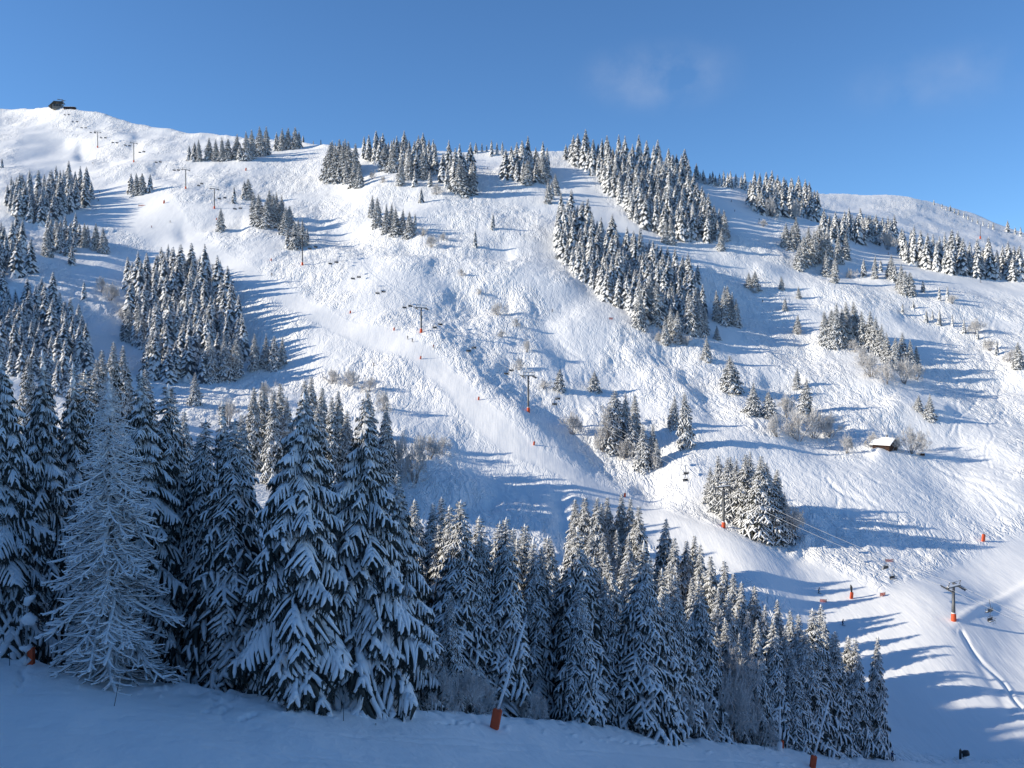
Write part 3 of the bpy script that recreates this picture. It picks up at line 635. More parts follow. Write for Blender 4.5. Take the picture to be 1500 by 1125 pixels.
row('rwood', 'the tall clump amid the right slope', [(1208, 505, 56), (1216, 508, 62), (1224, 508, 72), (1232, 505, 60), (1240, 500, 66), (1250, 495, 60), (1262, 505, 56), (1275, 508, 60), (1290, 520, 52), (1300, 532, 52), (1310, 540, 52), (1320, 536, 56), (1333, 542, 50), (1343, 543, 42), (1245, 506, 52), (1282, 514, 56)], pr=2)
for i, (nm, ph, u, vb, hp) in enumerate([('s1', 'small spruce left of the pair on the right slope', 1097, 420, 22), ('s2', 'small spruce right of its twin on the right slope', 1106, 424, 28), ('s3', 'tiny spruce alone below the ragged right clump', 1145, 424, 20),
    ('s4', 'tiny spruce on a snow hump on the right slope', 1170, 437, 18), ('s5', 'smallest spruce on the right slope, under the hump', 1150, 454, 18), ('s6', 'white frosted little spruce above the tall right clump', 1168, 487, 27), ('s7', 'pale young spruce beside the short row', 1050, 497, 22),
    ('s8', 'broad spruce alone on the knoll below the middle wood', 1070, 572, 52), ('s9', 'left spruce of two behind the frosted bushes', 1103, 607, 48), ('s10', 'right spruce of two behind the frosted bushes', 1127, 613, 40), ('s11', 'thin frosted spruce behind the bush clump', 1167, 570, 32),
    ('s12', 'spruce rising from the frosted bush clump', 1180, 607, 54), ('s13', 'squat spruce above the wooden hut', 1361, 613, 37), ('s14', 'little spruce left of the squat one above the hut', 1345, 600, 22), ('s15', 'spruce at the right edge of the photo', 1491, 538, 38), ('s16', 'spruce right of the pylon beside the gully', 819, 572, 32), ('s17', 'slim spruce standing alone right of the gully', 870, 572, 30)]):
    row(nm, ph, [(u, vb, hp)], pr=4)
row('gull', 'the clump beside the gully', [(900, 655, 84), (918, 652, 78), (930, 640, 64), (925, 664, 56), (942, 686, 66), (956, 680, 60), (963, 684, 42)], pr=4)
row('duo', 'the dark pair on the shaded shelf', [(987, 626, 48), (1005, 655, 82)], pr=4)
row('lift', 'the tall clump behind the orange-footed pylon', [(1041, 735, 52), (1054, 748, 82), (1066, 757, 88), (1078, 762, 92), (1091, 768, 104), (1112, 788, 122), (1126, 788, 112), (1134, 782, 96), (1150, 792, 72), (1098, 752, 92), (1072, 748, 80)], pr=5, w=1.15)
rsc = np.random.RandomState(9)
row('rscat', 'the frosted saplings along the right ridge', [(1322, 460, 18), (1338, 452, 14), (1357, 472, 20), (1376, 476, 26), (1388, 440, 24), (1395, 478, 20), (1412, 488, 24), (1376, 440, 22), (1432, 497, 18), (1460, 520, 24), (1442, 506, 16), (1366, 468, 16)])
# bank behind the near trees, by their tops
bank('b1', 'the bank wood behind the big foreground spruces', [(368, 566), (385, 558), (400, 572), (412, 560), (446, 556), (455, 551), (470, 566), (484, 580), (498, 571), (543, 570), (565, 590), (350, 605), (330, 610), (420, 580), (462, 590), (506, 600), (535, 600)], 27, seed=1)
bank('b2', 'the shaded wood behind the bare larch', [(150, 512), (165, 500), (180, 505), (248, 566), (232, 560), (272, 600), (120, 540), (140, 525), (212, 540), (290, 612), (78, 540), (40, 520)], 28, seed=2)
bank('b3', 'the wood behind the left snow lance', [(596, 722), (610, 730), (628, 735), (646, 727), (660, 738), (668, 731), (700, 754), (722, 762), (735, 757), (748, 772), (766, 766), (690, 775), (640, 765), (716, 790), (615, 770), (600, 775), (655, 790), (676, 800), (742, 800), (762, 795), (785, 792), (800, 785), (812, 790), (775, 812), (630, 800)], 25, seed=3)
bank('b4', 'the sunlit wood beside the main piste', [(843, 730), (856, 728), (870, 727), (880, 736), (892, 727), (908, 722), (922, 728), (934, 740), (848, 770), (864, 775), (884, 780), (902, 775), (918, 782), (936, 790), (830, 790), (854, 808), (872, 815), (896, 812), (914, 822), (934, 826), (842, 822), (880, 835)], 25, seed=4)
bank('b5', 'the sunlit wood above the valley piste', [(970, 758), (985, 786), (1003, 790), (1012, 782), (1027, 796), (1044, 812), (1062, 820), (1076, 838), (952, 815), (962, 832), (980, 825), (996, 840), (1015, 846), (1032, 850), (1050, 862), (1066, 868), (1084, 850), (945, 850), (970, 872), (1000, 875), (1024, 884), (1046, 892), (955, 900), (1080, 890)], 24, seed=5)
bank('b6', 'the right end wood above the valley piste', [(1104, 858), (1118, 884), (1140, 876), (1158, 892), (1176, 898), (1200, 884), (1212, 906), (1224, 922), (1236, 930), (1128, 905), (1148, 915), (1098, 895), (1170, 920), (1188, 925), (1068, 905), (1110, 930)], 21, seed=6, lo=6)
def edge_tree(u, vt, back, clump_, w=1.0, kind='hi'):
    d, z = col_at(u); De = d[iC] + back; zb = float(np.interp(De, d, z)); add_tree(u, De, vz(vt, De) - zb, clump_, 9, kind, w)
for nm, ph, lst in [
  ('e1', 'the front row between left snow lance and dark hollow', [(660, 868, 8, 1.0), (694, 780, 16, 0.95), (760, 785, 22, .95), (725, 800, 26, 1.0), (795, 800, 26, 1.0)]),
  ('e2', 'the front trio right of the dark hollow', [(846, 852, 5, 1.0), (888, 846, 7, 1.05), (926, 872, 8, .85)]),
  ('e3', 'the front row between the right snow lances', [(1110, 905, 8, .8), (1165, 950, 4, 1.0), (1196, 890, 8, 1.1), (1224, 925, 6, 1.0), (1255, 934, 5, .9), (1281, 930, 4, .85), (1000, 900, 14, .9), (970, 880, 16, .9), (1045, 915, 14, .9), (1080, 925, 10, .8)])]:
    clump(nm, ph)
    for (u, vt, bk, w) in lst: edge_tree(u, vt, bk, nm, w)

# unseen trees added outside the left edge of the frame to shade the valley end
clump('out', 'the wood beyond the left edge'); ro = np.random.RandomState(12)
for k in range(170):
    u, D = ro.uniform(-640, -200), ro.uniform(116, 200); add_tree(u, D, ro.uniform(24, 33) if D > 138 else ro.uniform(12, 18), 'out', -9)
# ---- build the spruces: the largest 300 or so one by one, the rest as one mass
TREES.sort(key=lambda t: -(t['px'] + (-9000 if t['pr'] < 0 else 1000 if t['pr'] >= 4 else 150 * (t['pr'] > 0) * (t['px'] > 24))))
NIND = 305
ORD = ['first', 'second', 'third', 'fourth', 'fifth', 'sixth', 'seventh', 'eighth', 'ninth', 'tenth', 'eleventh', 'twelfth', 'thirteenth', 'fourteenth', 'fifteenth', 'sixteenth', 'seventeenth', 'eighteenth', 'nineteenth', 'twentieth', 'twenty-first', 'twenty-second', 'twenty-third', 'twenty-fourth', 'twenty-fifth']
ind, rest = TREES[:NIND], TREES[NIND:]
by = {}
for t in ind: by.setdefault(t['c'], []).append(t)
tr = np.random.RandomState(21)
for c, ts in by.items():
    ph, gp = CL[c]; ts.sort(key=lambda t: t['u']); n = len(ts)
    for i, t in enumerate(ts):
        if n == 1: lab = 'snow-covered ' + ph if 'spruce' in ph else 'snow-covered spruce in ' + ph
        else:
            tail = ph if ph.startswith('the ') else 'the ' + ph
            if i == 0: lab = 'leftmost spruce of ' + tail
            elif i == n - 1: lab = 'rightmost spruce of ' + tail
            else: lab = ORD[i] + ' spruce from left in ' + tail if i < len(ORD) else 'inner spruce of ' + tail
        t['label'] = lab[0] + lab[1:]
for t in ind:
    x, y, z = P(t['u'], t['D']); rootn = empty('snowy_spruce', (x, y, z - 0.1), tr.uniform(0, 6.28))
    gp = CL[t['c']][1]
    props(rootn, t['label'], 'spruce', gp if len(by[t['c']]) > 1 else None)
    lib = HI if t['kind'] == 'hi' or t['px'] > 95 else MID
    nd, sn = lib[tr.randint(len(lib))]; h = t['H']; w = h * t['w'] * tr.uniform(0.98, 1.25)
    lean = Matrix.Rotation(tr.uniform(-0.04, 0.04), 4, 'X') @ Matrix.Rotation(tr.uniform(-0.04, 0.04), 4, 'Y')
    mt = lean @ Matrix.Diagonal((w, w, h, 1))
    mobj('trunk', TRUNK_U, rootn, mt); cr = mobj('crown', nd, rootn, mt); mobj('snow_load', sn, cr)
mb = MB()
for t in rest:  # also holds the unseen shade trees added left of the frame
    V, T, M = LO[tr.randint(len(LO))]; h = t['H']; w = h * tr.uniform(1.05, 1.45)
    x, y, z = P(t['u'], t['D']); W = (V * (w, w, h)) @ rotz(tr.uniform(0, 6.28)).T + (x, y, z - 0.1)
    mb.V.append(W); mb.T.append(T + mb.n); mb.M.append(M); mb.n += len(W)
if rest:
    fo = mobj('spruce_forest', mb.mesh('spruce_forest', [M_NEEDLE_F, M_SNOW])); props(fo, 'snowy spruce woods far up the slope, seen as one mass', 'forest', kind='stuff')

# ---- the big foreground spruces: every bough a piece of its own
def big_tree(name, label, cat, u, vt, back, R, n, lib, seed, shape=0.8, steep=0.6, group=None, base=0.075, dead=False, sag=1.0):
    r = np.random.RandomState(seed); d, z = col_at(u); D = d[iC] + back; zb = float(np.interp(D, d, z)); H = vz(vt, D) - zb
    x = D * (u - CU) / F; root = props(empty(name, (x, D, zb)), label, cat, group); root.rotation_euler = (r.uniform(-.02, .02), r.uniform(-.03, .03), 0)
    mobj('trunk', trunk_mesh('trunk', H, 0.30 if not dead else 0.24), root)
    Rm = R * 1.3 * D / F
    # tip and dark inner twigs
    b = MB(); hs = np.linspace(base, 0.84, 14)
    if not dead:
        b.tube(np.stack([0 * hs, 0 * hs, hs * H], -1), [crown_profile(h, Rm, shape) * 0.20 + 0.05 for h in hs], 9, 0, jit=0.35, rng=r)
        for _ in range(900):
            h = r.uniform(base, 0.88); a = r.uniform(0, 6.28); q = crown_profile(h, Rm, shape) * r.uniform(0.3, 0.75); l = r.uniform(0.3, 0.8)
            p0 = np.array([q * math.cos(a), q * math.sin(a), h * H - 0.4 * q]); b.add([p0, p0 + r.normal(size=3) * 0.14, p0 + np.array([0.3 * math.cos(a), 0.3 * math.sin(a), -l])], [(0, 1, 2)], 0)
    zz = np.linspace(0.86, 1.0, 9); b.tube(np.stack([r.uniform(-.05, .05, 9), r.uniform(-.05, .05, 9), zz * H], -1), np.interp(zz, [0.86, 0.93, 1.0], [0.34, 0.24, 0.05]) * r.uniform(0.75, 1.25, 9), 8, 1, jit=0.3, rng=r)
    cr = mobj('crown', b.mesh('inner_twigs', [M_NEEDLE, M_SNOW]), root)
    for (h, az, L, p) in crown_layout(r, 1.0, Rm, n, shape, base, steep, 0.32):
        top = h > 0.88; L = max(L, 0.42 if top else 0.75); p = p - 0.62 if h > 0.96 else p - 0.25 if h > 0.9 else p; m = Matrix.Translation((0, 0, h * H)) @ Matrix.Rotation(az, 4, 'Z') @ Matrix.Rotation(-p * sag, 4, 'Y') @ Matrix.Rotation(r.uniform(-.25, .25), 4, 'X') @ Matrix.Diagonal((L, L * r.choice((-1, 1)) * r.uniform(.85, 1.1), L * r.uniform(.85, 1.25) * (1.25 if top else 1), 1))
        mobj('bough', lib[r.randint(len(lib))], cr, m)
G = 'big spruces along the near edge of the slope'
BIG = [
 ('big_spruce', 'tall dark spruce at the left edge, cut by the frame', 12, 493, 4, 84, 240, NEARB, .75, .75),
 ('big_spruce', 'slim spruce behind the tall one at the left edge', 60, 512, 16, 70, 195, NEARB, .8, .8),
 ('big_spruce', 'narrow spruce just left of the bare larch', 104, 532, 22, 62, 175, NEARB, .8, .8),
 ('big_spruce', 'full spruce standing right behind the bare larch', 204, 542, 6, 98, 255, NEARB, .78, .75),
 ('big_spruce', 'half-hidden spruce right of the larch pair', 262, 592, 24, 66, 175, NEARB, .8, .8),
 ('big_spruce', 'slender spruce in the gap left of the broadest spruce', 296, 640, 12, 62, 190, NEARB, .85, .85),
 ('big_spruce', 'taller slender spruce right of the gap', 338, 586, 18, 72, 195, NEARB, .8, .8),
 ('big_spruce', 'broadest spruce with heavy hanging boughs and rounded top', 430, 575, 2, 104, 270, NEARB, .62, .80),
 ('big_spruce', 'broad spruce with a pointed snowy leader right of the broadest one', 524, 575, 4, 116, 270, NEARB, .82, .72),
 ('big_spruce', 'spruce sloping down at the right end of the big row', 588, 690, 8, 84, 215, NEARB, .8, .75),
]
for i, (nm, lb, u, vt, bk, R, n, lib, sh, st) in enumerate(BIG): big_tree(nm, lb, 'spruce', u, vt, bk, R, n, lib, 500 + i, sh, st, G)
big_tree('snowy_larch', 'bare larch with thin drooping snow-lined branches among dark spruces', 'larch', 163, 545, -1, 92, 290, LARCHB, 530, .62, .50, base=0.03, dead=True)
# ---------------------------------------------------------------- frosted shrubs and bare trees
shr = np.random.RandomState(33)
def shrub(u, vb, hpx, label, lib, ratio=1.0, name='frosted_shrub', cat='shrub', group='frosted shrubs on the slope', D=None):
    D = D or hit(u, vb); h = hpx * D / F
    o = mobj(name, lib[shr.randint(len(lib))]); o.location = P(u, D); w = h * ratio; o.scale = (w, w, h); o.rotation_euler = (0, 0, shr.uniform(0, 6.28))
    props(o, label, cat, group); return o
for u, vb, hp, rt, lb in [
 (290, 398, 24, .75, 'round brown-grey bush at the upper edge of the tall stand'), (272, 404, 26, .7, 'paler bush left of the round one above the tall stand'), (315, 402, 20, .7, 'low bush right of the round one above the tall stand'),
 (240, 402, 34, .6, 'tall thin frosted bush among the loose upper spruces'), (160, 440, 32, .7, 'frosted bush on the shaded snow left of the tall stand'), (148, 428, 26, .7, 'upper frosted bush left of the tall stand'), (178, 465, 24, .7, 'lowest frosted bush left of the tall stand'),
 (212, 500, 26, .7, 'pale bush tucked in the left side of the tall stand'), (246, 558, 34, .55, 'white frosted bush at the foot of the tall stand'),
 (632, 362, 20, .9, 'wide bush right of the dark hollow clump'), (618, 346, 16, .9, 'small bush right of the dark hollow clump'), (650, 352, 14, .9, 'faint bush beside the two lone spruces'),
 (640, 285, 20, .8, 'bushes under the narrow ridge stand'), (560, 268, 12, .9, 'low bush under the central ridge stand'), (546, 262, 14, .9, 'brown bush left under the central ridge stand'),
 (730, 462, 24, .85, 'pale round bush on the open slope above the gully'), (756, 478, 14, .9, 'low bush right of the pale round one'), (735, 494, 12, .9, 'smallest bush above the gully'), (700, 432, 12, .9, 'faint bush high on the open slope'), (772, 516, 22, .6, 'thin frosted bush at the gully rim'), (760, 542, 22, .7, 'grey bush inside the gully'), (676, 404, 12, 1, 'brown low bush on the open slope'),
 (838, 636, 36, .8, 'brown-grey bush at the lower end of the gully'), (882, 662, 40, .7, 'frosted bush at the left foot of the gully clump'), (916, 672, 34, .7, 'pale bush in front of the gully clump'), (958, 686, 30, .7, 'bush at the right foot of the gully clump'), (796, 570, 18, .9, 'small bush right of the lift pylon'),
 (1140, 640, 42, .7, 'leftmost bush of the long frosted clump'), (1168, 646, 56, .7, 'largest bush of the long frosted clump'), (1192, 642, 50, .7, 'middle right bush of the long frosted clump'), (1216, 640, 42, .75, 'brown rightmost bush of the long frosted clump'), (1152, 612, 40, .7, 'bush behind the long frosted clump'), (1078, 574, 18, .9, 'small bush at the foot of the broad knoll spruce'),
 (1241, 664, 32, .65, 'single round frosted bush left of the wooden hut'), (1276, 655, 26, .7, 'dark bush just left of the wooden hut'), (1334, 664, 46, .62, 'big white frosted bush right of the wooden hut'), (1352, 660, 34, .7, 'shaded bush behind the big white one'), (1312, 660, 26, .7, 'small frosted bush touching the hut wall'),
 (1262, 536, 34, .7, 'frosted bush between the tall right clump spruces'), (1276, 552, 44, .7, 'pale bush at the foot of the tall right clump'), (1300, 562, 40, .7, 'wide pale bush below the tall right clump'), (1324, 562, 44, .65, 'bush at the right foot of the tall right clump'), (1342, 556, 30, .7, 'last bush right below the tall right clump'), (1252, 516, 22, .8, 'low bush left of the frosted one in the clump'),
 (1430, 490, 26, .8, 'grey bush on the far right ridge'), (1450, 514, 20, .9, 'low bush down the far right ridge'), (1478, 530, 22, .8, 'bush left of the edge spruce'), (1216, 398, 20, .8, 'bush inside the ragged right clump'), (1245, 408, 18, .8, 'bush right of the ragged clump'), (1118, 332, 12, 1, 'dark low bush on the shaded run'),
 (1168, 490, 14, .9, 'bush around the white little spruce'), (1006, 506, 18, .8, 'pale bush at the foot of the middle wood'), (965, 500, 16, .7, 'white bush left at the foot of the middle wood'), (1040, 345, 16, .8, 'bush at the foot of the great wood'),
 (1225, 340, 28, .7, 'frosted bush in the right dark wood'), (1262, 346, 28, .7, 'round bare bush by the far right piste'), (1300, 366, 32, .65, 'brown bare bush by the far right piste'), (1318, 372, 30, .6, 'brown bare bush left of the far right wood'), (1410, 398, 26, .7, 'bare bush in the gap of the far right wood'), (1130, 318, 34, .6, 'bare grey bush in the dark ridge wood'), (1110, 312, 30, .6, 'left bare bush in the dark ridge wood'), (1165, 322, 32, .6, 'right bare bush in the dark ridge wood'),
 (512, 566, 30, .9, 'pale bushes above the foreground wood'), (540, 574, 26, .9, 'grey bush right above the foreground wood'), (486, 562, 26, .9, 'left pale bush above the foreground wood'), (395, 590, 36, .8, 'round pale bush left above the foreground wood'), (335, 622, 42, .75, 'grey bush in the shaded gap'), (560, 602, 34, .8, 'bush behind the pointed big spruce'),
 (1395, 445, 16, .8, 'white frosted shrub on the right ridge top')]:
    shrub(u, vb, hp, lb, SHRUB, rt)
for u, vb, hp, rt, lb in [(606, 708, 84, .55, 'frosted broadleaf tree with dark trunk beside the shaded piste'), (588, 692, 64, .45, 'slim frosted tree left of the broadleaf one'), (628, 672, 44, .75, 'shaded bare tree right behind the frosted broadleaf one'), (648, 666, 30, .9, 'low bare tree furthest right in the shade'),
    (896, 664, 74, .5, 'tall frosted larch at the left of the gully clump'), (1158, 796, 66, .5, 'bare frosted tree right of the tall lift clump'), (1165, 790, 48, .6, 'small bare tree at the shadow edge of the lift clump')]:
    shrub(u, vb, hp, lb, SHRUB if 580 < u < 660 else BUSHTREE, rt, 'bare_tree', 'tree', 'bare frosted trees')
def edge_shrub(u, back, hpx, lb, lib, rt):
    d, z = col_at(u); D = d[iC] + back; shrub(u, None, hpx, lb, lib, rt, 'snowy_thicket', 'thicket', 'snowy thickets along the near edge', D)
for u, bk, hp, rt, lb in [(640, 3, 80, .8, 'snowy thicket left of the left snow lance'), (676, 4, 84, .7, 'denser snowy thicket touching the left snow lance'), (700, 9, 70, .8, 'thicket behind the left snow lance'), (790, 3, 46, .75, 'small rounded snowy thicket in the dark hollow'), (765, 8, 36, 1, 'low thicket in the dark hollow'),
    (962, 4, 84, .7, 'leftmost thicket below the sunlit wood'), (990, 5, 90, .7, 'second thicket below the sunlit wood'), (1022, 4, 84, .75, 'thicket with arching branch below the sunlit wood'), (1056, 5, 110, .5, 'tallest grey thicket below the sunlit wood'), (1082, 4, 120, .45, 'tall thicket left of the right snow lances'), (1110, 5, 80, .6, 'thicket between the tall one and the snow lances'), (945, 6, 60, .8, 'thicket at the foot of the front trio'), (1300, 1, 14, .9, 'bare twigs at the right end of the near edge')]:
    edge_shrub(u, bk, hp, lb, THICKET, rt)
for u, bk, hp, lb in [(1075, 9, 150, 'frosted bare tree left of the right snow lances'), (1000, 10, 130, 'frosted bare tree in front of the sunlit wood')]:
    d, z = col_at(u); shrub(u, None, hp, lb, BUSHTREE, .42, 'bare_tree', 'tree', 'bare frosted trees', d[iC] + bk)

# ---------------------------------------------------------------- the chairlift
LP = [(1397, 922, 50, 'nearest lift pylon, wide head and snowy orange foot pad'), (1060, 765, 60, 'lift pylon with orange foot before the tall clump'), (774, 600, 53, 'lift pylon on the piste edge above the gully'),
      (617, 487, 36, 'lift pylon on the bulge of the main piste'), (443, 392, 44, 'lift pylon beside the upper spruce clump'), (314, 293, 29, 'lift pylon left of the lift clump below the ridge'), (272, 271, 28, 'lift pylon above the little group of four'), (196, 235, 28, 'second lift pylon from the summit'), (143, 200, 23, 'lift pylon nearest the summit')]
A0 = Vector(P(1397, 231)); A1 = Vector(P(90, 1075))
def lift_y(u):          # where the straight lift line crosses the sight plane of column u
    k = (u - CU) / F; dx, dy = A1.x - A0.x, A1.y - A0.y
    t = (k * A0.y - A0.x) / (dx - k * dy); return A0.y + t * dy
ldir = Vector((A1.x - A0.x, A1.y - A0.y, 0)).normalized(); lang = math.atan2(ldir.y, ldir.x); lside = Vector((ldir.y, -ldir.x, 0))
GAUGE = 2.7
# shared parts of unit pylons; local x along the line, y across
pad = MB(); pad.tube([(0, 0, -0.6), (0, 0, 0.2), (0, 0, 1.7), (0, 0, 1.85)], [0.62, 0.66, 0.60, 0.5], 10, 0); PADM = pad.mesh('foot_pad', [M_ORANGE])
sp = MB(); sp.tube([(0, 0, 1.8), (0, 0, 1.98), (0, 0, 2.1)], [0.60, 0.5, 0.2], 9, 0, jit=0.15, rng=rs); PSNOW = sp.mesh('pad_snow', [M_SNOW])
b = MB(); b.box((0, 0, 0), (0.45, 2 * GAUGE + 0.8, 0.42)); b.box((0, GAUGE, 0.75), (0.14, 0.14, 1.2)); b.box((0, -GAUGE, 0.75), (0.14, 0.14, 1.2)); b.box((0, 0, 1.38), (0.16, 2 * GAUGE + 0.5, 0.14)); ARMM = b.mesh('crossarm', [M_STEEL], False)
b = MB(); b.box((0, 0, 0.28), (0.5, 2 * GAUGE + 0.7, 0.16), 0); b.box((0, 0, 1.50), (0.22, 2 * GAUGE + 0.4, 0.10), 0); ARMS = b.mesh('arm_snow', [M_SNOW], False)
b = MB(); b.box((0, 0, -0.05), (3.6, 0.12, 0.22))
for k in range(8):
    x = -1.6 + k * 0.457; b.rod((x, -0.09, -0.2), (x, 0.09, -0.2), 0.2, 0, 10)
b.box((0, 0.42, 0.1), (3.9, 0.5, 0.06)); SHV = b.mesh('sheave_train', [M_STEEL], False)
b = MB()
for sy in (-0.22, 0.22): b.rod((0.42, sy, 1.5), (0.34, sy, 10), 0.03, 0, 5)
for k in range(26): b.rod((0.40, -0.22, 1.7 + k * 0.32), (0.40, 0.22, 1.7 + k * 0.32), 0.022, 0, 4)
LADM = b.mesh('ladder', [M_STEEL])
tops = []
slope0 = math.atan2(A1.z - A0.z, (A1 - A0).to_2d().length)
for i, (u, vb, hp, lab) in enumerate(LP):
    D = lift_y(u); base = Vector(P(u, D)); H = max(7.5, hp * D / F)
    r = empty('lift_pylon', base, lang); props(r, lab, 'lift pylon', 'pylons of the chairlift')
    m = MB(); m.tube([(0, 0, -1), (0, 0, 1.6), (0, 0, H)], [0.42, 0.42, 0.28], 12, 0); mobj('mast', m.mesh('mast', [M_STEEL]), r)
    pd = mobj('foot_pad', PADM, r); mobj('pad_snow', PSNOW, pd)
    arm = mobj('crossarm', ARMM, r, Matrix.Translation((0, 0, H)) @ Matrix.Rotation(-slope0 * 0.8, 4, 'Y')); mobj('arm_snow', ARMS, arm)
    for sgn in (-1, 1): mobj('sheave_train', SHV, r, Matrix.Translation((0, sgn * GAUGE, H - 0.30)) @ Matrix.Rotation(-slope0, 4, 'Y') @ Matrix.Diagonal((1, sgn, 1, 1)))
    mobj('ladder', LADM, r, Matrix.Diagonal((1, 1, (H - 0.5) / 10, 1)))
    tops.append(base + Vector((0, 0, H - 0.08)))
st_base = Vector(P(92, lift_y(92))); tops.append(st_base + Vector((0, 0, 6.0)))
nx = tops[0] - (tops[1] - tops[0]); nx = tops[0] - Vector((ldir.x * 75, ldir.y * 75, 17)); tops.insert(0, nx)
def rope_pt(seg, t, sgn):
    a, c_ = tops[seg], tops[seg + 1]; L = (c_ - a).length; p = a.lerp(c_, t); p = p - Vector((0, 0, 4 * 0.018 * L * t * (1 - t)))
    return p + lside * (sgn * GAUGE)
for sgn, lb in ((1, 'right-hand haul rope of the chairlift running up to the summit'), (-1, 'left-hand haul rope of the chairlift running up to the summit')):
    pts = [rope_pt(sg, t, sgn) for sg in range(len(tops) - 1) for t in np.linspace(0, 1, 12, endpoint=False)] + [rope_pt(len(tops) - 2, 1, sgn)]
    m = MB(); m.tube(np.array([tuple(p) for p in pts]), 0.05, 5, 0); o = mobj('haul_rope', m.mesh('haul_rope', [M_ROPE])); props(o, lb, 'lift cable', 'haul ropes of the chairlift')
# chairs: local y is across the line, the hanger reaches up to the rope at the origin
b = MB(); b.tube([(0, 0, 0.05), (0, 0, -0.7), (0.25, 0, -1.3), (0.25, 0, -1.9)], 0.055, 6, 0); b.rod((0.25, -1.15, -1.9), (0.25, 1.15, -1.9), 0.05, 0, 6)
for sy in (-1.15, 1.15): b.tube([(0.25, sy, -1.9), (0.28, sy, -2.6), (-0.05, sy, -3.0), (-0.5, sy, -3.02)], 0.045, 6, 0)
CH_F = b.mesh('hanger', [M_STEEL])
b = MB(); b.box((-0.12, 0, -2.95), (0.62, 2.3, 0.14), 0, roty(0.08)); CH_S = b.mesh('seat', [M_BLACK], False)
b = MB(); b.box((0.26, 0, -2.55), (0.12, 2.3, 0.72), 0, roty(-0.15)); CH_B = b.mesh('backrest', [M_BLACK], False)
b = MB(); b.tube([(0.2, -1.1, -2.3), (-0.6, -1.1, -2.35), (-0.6, 1.1, -2.35), (0.2, 1.1, -2.3)], 0.03, 5, 0)
for sy in (-0.55, 0.55): b.rod((-0.6, sy, -2.35), (-0.8, sy, -3.4), 0.025, 0, 5); b.rod((-0.8, sy - 0.4, -3.4), (-0.8, sy + 0.4, -3.4), 0.03, 0, 5)
CH_R = b.mesh('safety_bar', [M_STEEL])
b = MB(); b.box((-0.12, 0, -2.85), (0.55, 2.2, 0.08), 0, roty(0.08)); CH_N = b.mesh('seat_snow', [M_SNOW], False)
span_names = ['below the nearest pylon', 'between the nearest pylon and the tall clump', 'over the lower piste past the gully clump', 'beside the gully', 'above the bulge of the main piste', 'over the open upper slope', 'beside the lift clump', 'above the little group of four', 'under the summit pylons', 'just under the summit station']
for sg in range(len(tops) - 1):
    L = (tops[sg + 1] - tops[sg]).length; n = max(1, int(L / (27 if sg < 6 else 42)))
    for k in range(n):
        for sgn in (-1, 1):
            t = (k + 0.5 + (0.05 if sgn > 0 else -0.1)) / n
            if sg == 0: t = 0.90 if sgn > 0 else 0.86
            if sg == 0 and k > 0: continue
            p = rope_pt(sg, t, sgn); o = empty('lift_chair', p, lang + (math.pi if sgn > 0 else 0))
            side_ = 'right' if sgn > 0 else 'left'
            num = '' if n == 1 else ORD[k] + ' '
            lb = f'{num}empty chair on the {side_} rope {span_names[sg]}'
            props(o, lb, 'lift chair', 'chairs of the chairlift')
            mobj('hanger', CH_F, o); st_ = mobj('seat', CH_S, o); mobj('backrest', CH_B, o); mobj('safety_bar', CH_R, o); mobj('seat_snow', CH_N, st_)

# ---------------------------------------------------------------- summit station
sx, sy_, sz = P(90, hit(90, 158.5)); SR = props(empty('summit_station', (sx - 6, sy_ + 4, sz), math.radians(8)), 'dark lift station with a sloping roof on the snowy summit', 'lift station')
b = MB(); b.box((0, 0, 2.2), (11, 8, 6.5)); mobj('wall', b.mesh('wall', [M_CONC], False), SR)
b = MB()
V = [(-9.5, -5.5, 1.6), (-9.5, 5.5, 1.6), (-3.0, 5.5, 8.3), (-3.0, -5.5, 8.3), (6.4, 5.5, 8.0), (6.4, -5.5, 8.0), (6.4, 5.5, 7.4), (6.4, -5.5, 7.4), (-3.0, 5.5, 7.6), (-3.0, -5.5, 7.6), (-8.9, 5.5, 1.3), (-8.9, -5.5, 1.3)]
b.add(V, [(0, 1, 2), (0, 2, 3), (3, 2, 4), (3, 4, 5), (5, 4, 6), (5, 6, 7), (9, 8, 10), (9, 10, 11), (7, 6, 8), (7, 8, 9), (0, 11, 10), (0, 10, 1), (0, 3, 9), (0, 9, 11), (3, 5, 7), (3, 7, 9), (1, 10, 8), (1, 8, 2), (2, 8, 6), (2, 6, 4)], 0)
rf = mobj('roof', b.mesh('roof', [M_STEEL], False), SR)
for k in range(3):
    b = MB(); b.box((-2.6 + 2.9 * k, -4.12, 3.6), (2.3, 0.2, 2.2)); mobj('window', b.mesh('window', [M_GLASS], False), SR)
b = MB(); b.rod((3.6, -1, 7.5), (3.6, -1, 12.5), 0.22); b.rod((1.6, -1, 7.5), (1.6, -1, 11.4), 0.18); b.box((3.2, -1, 11.2), (5.5, 0.5, 0.5)); b.box((5.6, -1, 9.6), (2.4, 1.2, 1.2)); b.box((0.8, -1, 11.2), (2.6, 0.8, 0.9)); mobj('gantry', b.mesh('gantry', [M_GALV], False), SR)
b = MB(); b.rod((7.2, -3, -2.5), (7.2, -3, 9.5), 0.35); b.box((7.2, -3, 9.6), (4.4, 0.6, 0.6)); mobj('end_mast', b.mesh('end_mast', [M_GALV], False), SR)
x, y, z = P(101, hit(101, 160)); o = empty('boarding_shelter', (x, y + 2, z), math.radians(4)); props(o, 'low dark shelter with a flat roof right of the summit station', 'shelter')
b = MB(); b.box((0, 0, 1.5), (13, 4, 1.6)); mobj('wall', b.mesh('wall', [M_WOOD], False), o)
